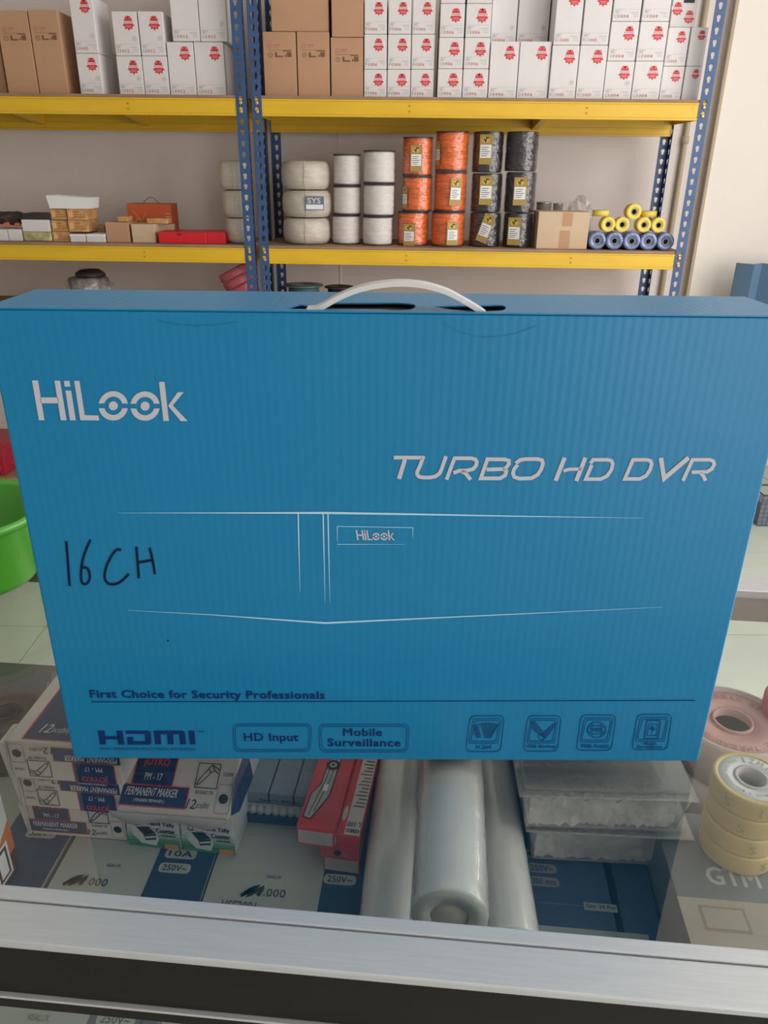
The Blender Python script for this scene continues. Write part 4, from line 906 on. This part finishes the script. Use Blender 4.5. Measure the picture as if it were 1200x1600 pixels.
MK=[NAVY,REDP,WTX,INK,CARDW]
def marker(pfl,pfr,ztop,H,depth,label,flip,toptext=True):
    t,W=inbox(pfl,pfr,ztop,H,depth,'marker_carton',label,'box',CARDW,'permanent marker cartons inside the counter',bev=.001)
    A=frontart(t,W); markerface(A,W,H,flip); A.put('printed_front',MK,t)
    A=top(t,W,H); A.rect(W*.13,.002,W,depth,1); A.rect(W*.145,.003,W,depth,0,.0001)
    A.text('12',W*.24,.010,W*.33,.020,mi=2,bold=.01,shear=.2,e=.0004); A.text('pcs(bh)',W*.34,.009,W*.50,.017,mi=2,shear=.2,e=.0004)
    for k in range(6): A.rect(W*.34,.045+.008*k,W*(.62+.07*((k*5)%4)),.047+.008*k,4,.0003)
    A.put('printed_top',[NAVY,REDP,WTX,INK,mat('dim_ink',(.16,.18,.26),.6)],t)
    m=MB(); m.hull([(-W/2-.003,-.001,.001),(-W/2-.0005,-.002,.001),(-W/2-.0005,.02,.001),(-W/2-.003,.02,.001)],[(-W/2-.005,-.003,H-.002),(-W/2-.0005,-.002,H-.001),(-W/2-.0005,.02,H-.001),(-W/2-.005,.02,H-.002)]); m.build('side_flap',CARDW,t)
    return t
HM=.0375; zb=FZ+.0006
marker((39,1250),(190,1260.5),zb+HM,HM,.13,'permanent marker carton at the bottom of the left stack, upright print',False)
marker((27,1203.5),(184,1216),zb+2*HM+.0006,HM,.13,'permanent marker carton in the middle of the left stack, upside-down print',True)
marker((8,1156),(184,1168),zb+3*HM+.0012,HM,.13,'permanent marker carton on top of the left stack, upside-down print',True)
# tally counter cartons
GW1=mat('tally_white',(.52,.54,.54),.5); GRNP=mat('tally_green',(.05,.20,.10),.5); ORP=mat('tally_orange',(.50,.22,.06),.5)
HT=.049
def tally(pfl,pfr,label):
    t,W=inbox(pfl,pfr,FZ+HT+.0004,HT,.10,'tally_counter_carton',label,'box',GW1,'hand tally counter cartons inside the counter')
    A=frontart(t,W)
    # green gradient made of printed bands
    for k in range(5): A.rect(0,HT*.07*k,W,HT*.07*(k+1),[0,0,3,4,5][k],.0001)
    A.poly([(W*.10,HT*.50),(W*.12,HT*.25),(W*.26,HT*.08),(W*.54,HT*.05),(W*.60,HT*.2),(W*.56,HT*.42)],1,.0003)
    A.poly([(W*.20,HT*.44),(W*.44,HT*.46),(W*.56,HT*.34),(W*.32,HT*.27)],2,.0005); A.poly([(W*.32,HT*.27),(W*.56,HT*.33),(W*.55,HT*.19),(W*.34,HT*.15)],2,.0005); A.poly([(W*.34,HT*.24),(W*.55,HT*.28),(W*.55,HT*.24),(W*.35,HT*.20)],1,.0007)
    A.ring(W*.2,HT*.52,W*.05,HT*.05,.0006,2,14,.0005)
    A.stroke([(W*.2,HT*.95),(W*.21,HT*.6)],.0004,False,2,.0005)
    A.text('Hand Tally',W*.42,HT*.48,W*.93,HT*.59,bold=.03,mi=2,e=.0005); A.text('Counter',W*.57,HT*.35,W*.93,HT*.45,bold=.03,mi=2,e=.0005); A.rect(W*.66,HT*.29,W*.93,HT*.31,2,.0005)
    A.rect(W*.70,0,W*.96,HT*.12,6,.0004); A.put('printed_front',[GRNP,GW1,INK,mat('tally_green2',(.10,.25,.15),.5),mat('tally_green3',(.22,.34,.26),.5),mat('tally_green4',(.36,.43,.38),.5),ORP],t)
tally((190,1249),(274,1258),'white and green hand tally counter carton, left one')
tally((277,1257.5),(362,1266),'white and green hand tally counter carton, right one')
# tilted open marker carton on top of the tally cartons
zt_=FZ+HT+.001
a=atZ(182,1262,zt_+.006); b=atZ(357,1275,zt_+.006); W=math.hypot(b[0]-a[0],b[1]-a[1]); yaw=math.atan2(b[1]-a[1],b[0]-a[0])
t=thing('marker_carton','open crumpled permanent marker carton lying tilted on the hand tally cartons','box',((a[0]+b[0])/2,(a[1]+b[1])/2,zt_+.002),yaw,'permanent marker cartons inside the counter')
Hf=.046; ang=R(30)     # the face leans back
U=Vector((1,0,0)); V=Vector((0,math.cos(ang),math.sin(ang)));
m=MB(); dv=V*Hf; 
bv=[(-W/2,0,0),(W/2,0,0),(W/2,.11,0),(-W/2,.11,0)]; tv=[tuple(Vector((-W/2,0,.0008))+dv),tuple(Vector((W/2,0,.0008))+dv),(W/2,.11,.024),(-W/2,.11,.024)]
m.hull([(-W/2,0,0),(W/2,0,0),(W/2,.11,0),(-W/2,.11,0)],tv); m.build('box_body',CARDW,t,bevel=.0006)
A=Art(O=(-W/2,0,.0004),U=U,V=V,eps=.0006); markerface(A,W,Hf); A.put('printed_front',MK,t)
m=MB(); k=14; vs=[];fs=[]
for i in range(k+1):
    u=i/k; x=-W/2-.006+(W+.004)*u; l=.0065*min(1,6*u*(1.02-u)+.15)+.002*math.sin(9*u)
    vs+=[(x,-.001,.001),(x,-.001-l*.35,-l)]+[(x,-.0002,.001),(x,-.0002-l*.35,-l)]
for i in range(k):
    a4=4*i; fs+=[(a4,a4+1,a4+5,a4+4),(a4+2,a4+6,a4+7,a4+3),(a4+1,a4+3,a4+7,a4+5)]
m.add(vs,fs,0,True); o=m.build('open_flap',mat('card_inside',(.42,.39,.40),.7),t); o['label']='grey inside of the hanging open flap'
m=MB(); m.hull([(W/2+.0005,.004,0),(W/2+.005,.012,-.003),(W/2+.007,.05,-.003),(W/2+.0005,.06,0)],[(W/2+.0005,.02,.018),(W/2+.003,.02,.016),(W/2+.005,.05,.014),(W/2+.0005,.06,.020)]); m.build('crumpled_end_flap',NAVY,t)
# slate blade organiser and things below it
SLT=mat('slate_plastic',(.17,.22,.28),.45)
zs_=FZ+.0300
t,W=inbox((372,1236),(502,1248),zs_,.0100,.12,'slate_case','slate blue plastic case in three segments beside the cutter boxes','case',SLT)
for k in range(2): bx(-W/2+W*(.36+.30*k),-W/2+W*(.36+.30*k)+.0012,-.0006,.12,.001,.0104).build('groove',BLACK,t)
A=frontart(t,W); A.text('Spare Blade Refill',W*.25,.001,W*.98,.0045,bold=.01); A.put('printed_front',INK,t)
ref=t
def under(ref,W,dz0,dz1,depth,name,label,cat,mt,dy=0):
    l=Vector(ref.location); yaw=ref.rotation_euler[2]; o=rot2(0,dy,yaw)
    t=thing(name,label,cat,(l.x+o[0],l.y+o[1],dz0),yaw); bx(-W/2,W/2,0,depth,0,dz1-dz0).build('box_body',mt,t,bevel=.0008); return t
BLM=mat('blister_grey',(.34,.37,.38),.3,coat=.5)
t=under(ref,W,FZ+.0106,FZ+.0196,.12,'blister_pack','clear bubbled blister strip under the slate case','pack',BLM,-.002)
m=MB()
for k in range(10): m.lathe([(.0042,-.004),(.0042,.0),(.0028,.0030),(0,.0040)],12,(-W/2+.006+k*(W-.012)/9,.0005,.0048))
for k in range(10): m.lathe([(.0035,.001),(.0033,-.001),(.002,-.0022),(0,-.0026)],12,(-W/2+.006+k*(W-.012)/9,.0005,.0042),'y')
o=m.build('bubble_row',BLM,t); o['kind']='stuff'
t=under(ref,W,FZ+.0004,FZ+.0103,.12,'navy_carton','navy carton under the blister strip beside the tally cartons','box',NAVY2,-.005)
# red cutter boxes
RC=mat('cutter_red',(.58,.055,.06),.45,noise=(30,.1))
def cutter(pfl,pfr,ztop,H,depth,label,draw):
    t,W=inbox(pfl,pfr,ztop,H,depth,'cutter_box',label,'box',RC,'red cutter boxes')
    A=frontart(t,W); A.rect(W*.04,H*.12,W*.96,H*.80,0); 
    for k in range(4): A.rect(W*.15,H*(.22+.14*k),W*(.80-.06*k),H*(.25+.14*k),1,.0002)
    A.put('end_label',[mat('label_pinkgrey',(.42,.36,.35),.6),INKG],t)
    A=top(t,W,H)
    if draw:
        S_=lambda P:[(W*x,depth*y) for x,y in P]
        A.poly(S_([(.10,.06),(.30,.05),(.62,.22),(.70,.98),(.42,.98),(.30,.30),(.12,.22)]),0,.0001)
        A.stroke(S_([(.10,.06),(.30,.05),(.62,.22),(.70,.98),(.42,.98),(.30,.30),(.12,.22)]),.0008,True,1,.0002)
        A.stroke(S_([(.22,.07),(.40,.35),(.52,.98)]),.0006,False,1,.0003); A.stroke(S_([(.34,.10),(.52,.35),(.62,.98)]),.0006,False,1,.0003)
        A.ell(W*.48,depth*.45,.0058,.0058,20,1,.0004); A.ell(W*.48,depth*.45,.0032,.0032,20,0,.0006); A.ell(W*.48,depth*.45,.0014,.0014,12,1,.0008)
        A.rect(W*.40,depth*.25,W*.52,depth*.30,2,.0004); A.rect(W*.50,depth*.62,W*.58,depth*.72,2,.0004)
        A.put('cutter_drawing',[mat('cutter_grey',(.40,.38,.36),.5),INK,PAPER],t)
    # right face strip
    A=Art(O=(W/2,0,0),U=(0,1,0),V=(0,0,1),eps=.0004); A.rect(0,H*.1,depth,H*.55,0)
    A.put('side_strip',[CARDW],t)
    return t,W
t,W=cutter((463,1289),(522,1297),FZ+.0512,.0198,.15,'red utility cutter box with cutter drawing, upper one',True)
# lower, shifted to the right
t2,W2=cutter((500,1318),(561,1326),FZ+.0308,.0132,.15,'red utility cutter box under the other, shifted right',False)
A=frontart(t2,W2); A.rect(0,0,W2,.0132,0,.0001); A.ell(W2*.45,.0062,.0030,.0030,16,1,.0004); A.put('punched_hole',[RC,BLACK],t2)
t3,W3=inbox((505,1335),(562,1343),FZ+.0172,.0168,.15,'cutter_box','red cutter box at the bottom, only its pale end label showing','box',RC,'red cutter boxes')
A=frontart(t3,W3); A.rect(W3*.04,.0015,W3*.96,.0145,0); A.put('end_label',[mat('label_pinkgrey',(0,0,0))],t3)
# white card strip with text, standing beside the upper cutter box
a=atZ(525,1304,FZ+.0420)
t=thing('cutter_box','red cutter box turned on its side showing its white text strip','box',(a[0]+.0,a[1],FZ+.0312),t.rotation_euler[2],'red cutter boxes')
bx(0,.0185,0,.15,0,.0108).build('box_body',RC,t,bevel=.0006)
A=Art(O=(0,0,.0108),U=(1,0,0),V=(0,1,0),eps=.0004); A.rect(.006,0.001,.0180,.15,0)
A.text('KENKO',.007,.003,.0172,.0070,bold=.03,mi=1,flip=True,e=.0003); A.text('L-500',.007,.009,.0172,.0140,bold=.01,mi=1,flip=True,e=.0003)
for k in range(24): A.rect(.0078+.003*((k*7)%3)/2,.030+.004*k,.0172,.0309+.004*k,1,.0003)
A.ell(.0030,.022,.0018,.008,16,0); A.put('text_strip',[CARDW,INK],t)
# white rolls
ROLL=mat('white_roll',(.78,.77,.73),.35,coat=.5,noise=(30,.05)); ROLLE=mat('roll_end',(.58,.60,.56),.6); 
FILM2=clear('roll_film',(1,1,1),.07,.08,.03,(.9,.9,.9),(30,1.0,.004))
def proll(px,py,rp,zc,L,px2,py2,label,core=.5):
    a=Vector(atZ(px,py,zc)); b=Vector(atZ(px2,py2,zc)); dcam=(M3.transposed()@(a-Vector((0,0,CAMZ)))).z; r=rp*dcam/F
    yaw=math.atan2(b.y-a.y,b.x-a.x)-math.pi/2
    t=thing('plastic_roll',label,'roll',(a.x,a.y,zc-r),yaw,'white plastic rolls inside the counter')
    m=MB(); m.lathe([(r*core,.0),(r*.985,0),(r,.002),(r,L-.002),(r*.985,L),(r*core,L)],48,(0,0,r),'y',closed=True); m.build('rolled_sheet',ROLL,t)
    m=MB(); m.lathe([(r*core,-.0006),(r*.97,-.0006),(r*.97,.0004),(r*core,.0004)],40,(0,0,r),'y',closed=True); m.build('roll_end',ROLLE,t)
    m=MB(); m.lathe([(0,.0005),(r*core,.0005),(r*core,.014),(0,.014)],24,(0,0,r),'y'); m.build('core_fill',mat('core_cream',(.62,.58,.45),.7),t)
    m=MB(); m.lathe([(r*1.012,-.003),(r*1.02,L*.2),(r*1.01,L*.5),(r*1.02,L*.8),(r*1.01,L)],48,(0,0,r),'y',wob=lambda A_,j:1+.006*math.sin(6*A_+j)); m.f=m.f[:-2]; m.m=m.m[:-2]; m.sm=m.sm[:-2]; m.build('wrapping_film',FILM2,t)
    return r
proll(702,1432,61,GZ-.006-.0285,.33,706,1190,'white film-wrapped plastic roll lying on top of the other two')
proll(603,1472,46,FZ+.0245,.33,625,1190,'white plastic roll at the left, next to the red cutter boxes')
proll(796,1482,50,FZ+.0245,.33,760,1190,'white plastic roll at the right, next to the clear containers')
# clear containers with clips
CLR=clear('clear_box',(.96,.97,.96),.07,.04,.24,(.88,.85,.80)); 
CLIPM=mat('clip_white',(.80,.75,.68),.6,noise=(38,.30),bump=('noise',110,.7,.003))
def container(pfl,pfr,ztop,H,depth,label,seed):
    a=atZ(*pfl,ztop); b=atZ(*pfr,ztop); yaw=math.atan2(b[1]-a[1],b[0]-a[0]); W=math.hypot(b[0]-a[0],b[1]-a[1])
    t=thing('clear_container',label,'container',((a[0]+b[0])/2,(a[1]+b[1])/2,ztop-H),yaw,'clear containers inside the counter')
    h=W/2; k=.006
    b=MB(); b.hull([(-h+k,k,0),(h-k,k,0),(h-k,depth-k,0),(-h+k,depth-k,0)],[(-h,0,H*.86),(h,0,H*.86),(h,depth,H*.86),(-h,depth,H*.86)]); b.f.pop(1); b.m.pop(); b.sm.pop(); b.build('tray',CLR,t,bevel=.003)
    b=MB(); b.box(-h-.003,h+.003,-.003,depth+.003,H*.86,H*.90); b.build('rim',CLR,t,bevel=.001)
    b=MB(); b.box(-h+.002,h-.002,.002,depth-.002,H*.90,H*.99); b.build('lid',CLR,t,bevel=.002)
    rnd=random.Random(seed); m=MB(); NX,NY=46,26; g={}
    hh=[(rnd.uniform(60,240),rnd.uniform(0,6.28),rnd.uniform(60,240)) for _ in range(5)]
    def zf(x,y): return H*.66+.0016*sum(math.sin(x*a+b+y*c) for a,b,c in hh)+rnd.uniform(-.0015,.0015)
    vs=[(-h+.007+(2*h-.014)*i/NX,.008+(depth-.016)*j/NY+.0015*math.sin(i*1.3),zf(i*.003,j*.003)) for j in range(NY+1) for i in range(NX+1)]
    fs=[(j*(NX+1)+i,j*(NX+1)+i+1,(j+1)*(NX+1)+i+1,(j+1)*(NX+1)+i) for j in range(NY) for i in range(NX)]
    m.add(vs,fs,0,True); NZ=8
    def wall(f,n):
        vs=[f(i/n,k/NZ) for k in range(NZ+1) for i in range(n+1)]
        m.add(vs,[(k*(n+1)+i,k*(n+1)+i+1,(k+1)*(n+1)+i+1,(k+1)*(n+1)+i) for k in range(NZ) for i in range(n)],0,True)
    jt=lambda a=.0012: rnd.uniform(-a,a)
    wall(lambda u,v:(-h+.008+(2*h-.016)*u,.0085+jt(.0018),.003+(H*.66-.003)*v+jt()),NX)
    wall(lambda u,v:(-h+.0085+jt(),.008+(depth-.016)*u,.003+(H*.66-.003)*v),NY)
    wall(lambda u,v:(h-.0085+jt(),.008+(depth-.016)*u,.003+(H*.66-.003)*v),NY)
    for i in range(160):
        x=rnd.uniform(-h+.016,h-.016); y=rnd.choice((rnd.uniform(.012,.03),rnd.uniform(.014,depth-.014))); z=H*.66; s=rnd.uniform(.003,.006); a_=rnd.uniform(0,3.14); c,sn=math.cos(a_)*s,math.sin(a_)*s; e=.0025
        m.hull([(x-c,y-sn,z-e),(x+sn*.4,y-c*.4,z-e),(x+c,y+sn,z-e),(x-sn*.4,y+c*.4,z-e)],[(x-c,y-sn,z+e),(x+sn*.4,y-c*.4,z+e),(x+c,y+sn,z+e),(x-sn*.4,y+c*.4,z+e)],0 if rnd.random()<.9 else 1)
    o=m.build('plastic_clips',[CLIPM,mat('clip_tan',(.40,.26,.15),.6)],t); o['kind']='stuff'
HC=.046; 
container((828,1287),(1080,1300),FZ+HC+.001,HC,.16,'clear plastic container of white clips, lower one',1)
container((818,1232),(1088,1240),FZ+2*HC+.003,HC,.16,'clear plastic container of white clips, upper one',2)
# seal tape stack
TY=mat('seal_tape_yellow',(.66,.49,.20),.45); TW=mat('tape_ring_white',(.70,.70,.68),.5)
c0=atZ(1175,1214,.962); r=.0272; hT=.0172
for i in range(4):
    z=.962-hT*(i+1)+.0003; lab=['topmost of the stack showing its white ring','second from the top of the stack','third from the top of the stack','at the bottom of the stack on the grey carton'][i]
    off=(.0008*(i%2),-.0006*i,0)
    t=thing('seal_tape','yellow thread seal tape reel, '+lab,'tape',(c0[0]+off[0],c0[1]+off[1],z),R(-20+25*i),'yellow seal tape reels')
    m=MB(); m.lathe([(r*.86,0),(r*.985,0),(r,.0015),(r*.985,hT*.5),(r,hT-.0025),(r*.985,hT-.0006),(r*.86,hT-.0006)],44,closed=True); m.build('yellow_shell',TY,t)
    m=MB(); m.lathe([(r*.44,.0004),(r*.86,.0004),(r*.86,hT-.0010),(r*.44,hT-.0010)],44,closed=True); m.build('white_ring',TW,t)
    m=MB(); m.lathe([(r*.36,.0002),(r*.45,.0002),(r*.45,hT-.0004),(r*.36,hT-.0004)],36,closed=True); m.build('core_tube',mat('tape_core',(.50,.48,.46),.5),t)
    A=Art(O=(0,0,hT-.0010),U=(1,0,0),V=(0,1,0),eps=.0003)
    def arc(s_,a0,rad,hh,mi=0):
        for q,chh in enumerate(s_):
            if chh==' ': continue
            an=a0-q*hh/rad*1.05; vs,fs_=text2d(chh,0); ca,sa=math.cos(an),math.sin(an)
            A.add([A.P((rad+(v-.5)*hh)*ca+(u-.5)*hh*(.18 if chh=='I' else .75)*sa,(rad+(v-.5)*hh)*sa-(u-.5)*hh*(.18 if chh=='I' else .75)*ca) for u,v in vs],fs_,mi)
    if i==0:
        arc('IZMI',R(105),r*.68,.0056); arc('12mm x 10m',R(-60),r*.66,.0022); arc('THREAD SEAL TAPE',R(225),r*.66,.002)
        A.put('ring_lettering',[INKG],t)
    # moulded letters around the shell
    m=MB()
    for s_,a0 in (('IZMI',-1.35),('S',-2.2),('S',-.3)):
        for q,chh in enumerate(s_):
            vs,fs_=text2d(chh,.0); hh=.0075
            m.add([((r+.0006)*math.cos(a0+q*.26+(u-.5)*(.05 if chh=='I' else .2)),(r+.0006)*math.sin(a0+q*.26+(u-.5)*(.05 if chh=='I' else .2)),.0045+v*hh) for u,v in vs],fs_,0)
    o=m.build('shell_lettering',[mat('tape_letter',(.45,.34,.13),.5)],t)
# pink reel
PKR=mat('pink_reel',(.60,.33,.31),.5); PKM=mat('milky_reel',(.62,.50,.46),.5,coat=.3)
for i,(px,py,zt_,H_,lab) in enumerate(((1146,1122,GZ-.072,.046,'large pink thread seal tape reel behind the yellow stack, upper'),)):
    c0=atZ(px,py,zt_); r=.050
    t=thing('pink_tape_reel','large pink thread seal tape reel behind the yellow stack','tape',(c0[0],c0[1],zt_-H_),R(10))
    m=MB(); m.lathe([(r*.9,0),(r*1.0,.002),(r*1.0,H_-.004),(r*.97,H_),(r*.93,H_),(r*.92,H_-.003),(r*.9,H_-.003)],56,closed=True); m.build('reel_rim',PKM,t)
    m=MB(); m.lathe([(r*.36,0),(r*.9,0),(r*.9,H_-.004),(r*.36,H_-.004)],56,closed=True); m.build('reel_face',PKR,t)
    m=MB(); m.lathe([(r*.32,0),(r*.36,0),(r*.36,H_-.002),(r*.32,H_-.002)],40,closed=True); m.build('core_tube',PKR,t)
    m=MB(); m.lathe([(0,H_-.010),(r*.32,H_-.010)],30); m.build('core_bottom',mat('reel_dark',(.28,.18,.17),.6),t)
    A=Art(O=(0,0,H_-.004),U=(1,0,0),V=(0,1,0),eps=.0003); arc('PTFE THREAD SEAL TAPE',R(150),r*.74,.0062); arc('PTFE THREAD SEAL',R(-40),r*.74,.0062); A.put('ring_lettering',[mat('pink_ink',(.36,.18,.18),.6)],t)
    m=MB(); m.lathe([(0.001,0),(r*.98,0),(r*.98,zt_-H_-Z0-.0006),(0.001,zt_-H_-Z0-.0006)],48)
    tag(m.build('reel_case',PKM,loc=(c0[0],c0[1],Z0)),'milky pink round case under the large pink tape reel','case')
# pink object at the right edge
c0=atZ(1212,1112,GZ-.05); t=thing('pink_tape_reel','bright pink tape reel at the right edge inside the counter','tape',(c0[0]+.040,c0[1]+.03,Z0),0)
m=MB(); m.lathe([(.012,0),(.030,0),(.031,.002),(.031,.108),(.030,.11),(.012,.11)],40,closed=True); m.build('reel_body',mat('pink_bright',(.62,.10,.14),.4),t)
m=MB(); m.lathe([(.009,.001),(.012,.001),(.012,.1105),(.009,.1105)],24,closed=True); m.build('core_tube',PKM,t)
# left: dark roll in a bag
c0=atZ(10,1108,GZ-.075)
t=thing('brown_tape_roll','dark brown tape roll in a clear bag at the left edge inside the counter','tape',(c0[0],c0[1],GZ-.125),0)
m=MB(); m.lathe([(.012,0),(.030,0),(.032,.003),(.032,.044),(.030,.047),(.012,.047)],44,closed=True,wob=lambda A_,j:1); m.build('tape_winding',mat('brown_tape',(.10,.06,.05),.35,coat=.4),t)
m=MB(); m.lathe([(.009,0),(.012,0),(.012,.048),(.009,.048)],24,closed=True); m.build('core_tube',DKC,t)
c1=(c0[0],c0[1]); m=MB(); m.lathe([(0.001,0),(.034,0),(.034,GZ-.1255-Z0),(0.001,GZ-.1255-Z0)],40); tag(m.build('brown_tape_pack',mat('brown_pack',(.07,.05,.045),.5),loc=(c0[0],c0[1],Z0)),'dark pack supporting the brown tape roll at the left edge','pack')
o=crumple('clear_bag','crinkled clear bag beside the brown tape roll inside the counter',(c0[0]+.055,c0[1]+.012,Z0),.026,.035,.068,11,BAG)
# left edge white and orange carton
ta=atZ(30,1352,FZ); tl=rot2(ta[0],ta[1],-TC); zt_=GZ-.014; H_=zt_-FZ-.0004
t=thing('lamp_carton','white carton with red top and orange base at the left edge inside the counter','box',(ta[0],ta[1],FZ+.0004),TC)
bx(-.055,0,-.055,0,0,H_).build('box_body',mat('cool_white_card',(.66,.70,.70),.45),t,bevel=.0008)
A=Art(O=(0,-.055,0),U=(0,1,0),V=(0,0,1)); L=.055
A.rect(0,H_-.012,L,H_,0); A.poly([(0,.028),(.02,.030),(.04,.038),(L,.050),(L,.020),(0,.012)],1); A.rect(0,.0,L,.020,2,.0001)
A.poly([(.022,.004),(.047,.004),(.047,.036),(.022,.036)],3,.0004); A.poly([(.0245,.0065),(.0445,.0065),(.0445,.0335),(.0245,.0335)],2,.0006); A.poly([(.027,.009),(.030,.009),(.030,.031),(.027,.031)],3,.0008); A.poly([(.0325,.009),(.042,.009),(.042,.031),(.0325,.031)],3,.0008)
A.ell(.045,.080,.004,.004,16,4,.0003)
A.put('printed_side',[REDP,mat('orange_band',(.62,.16,.04),.5),mat('maroon_band',(.06,.025,.025),.5),PAPER,INKG],t)
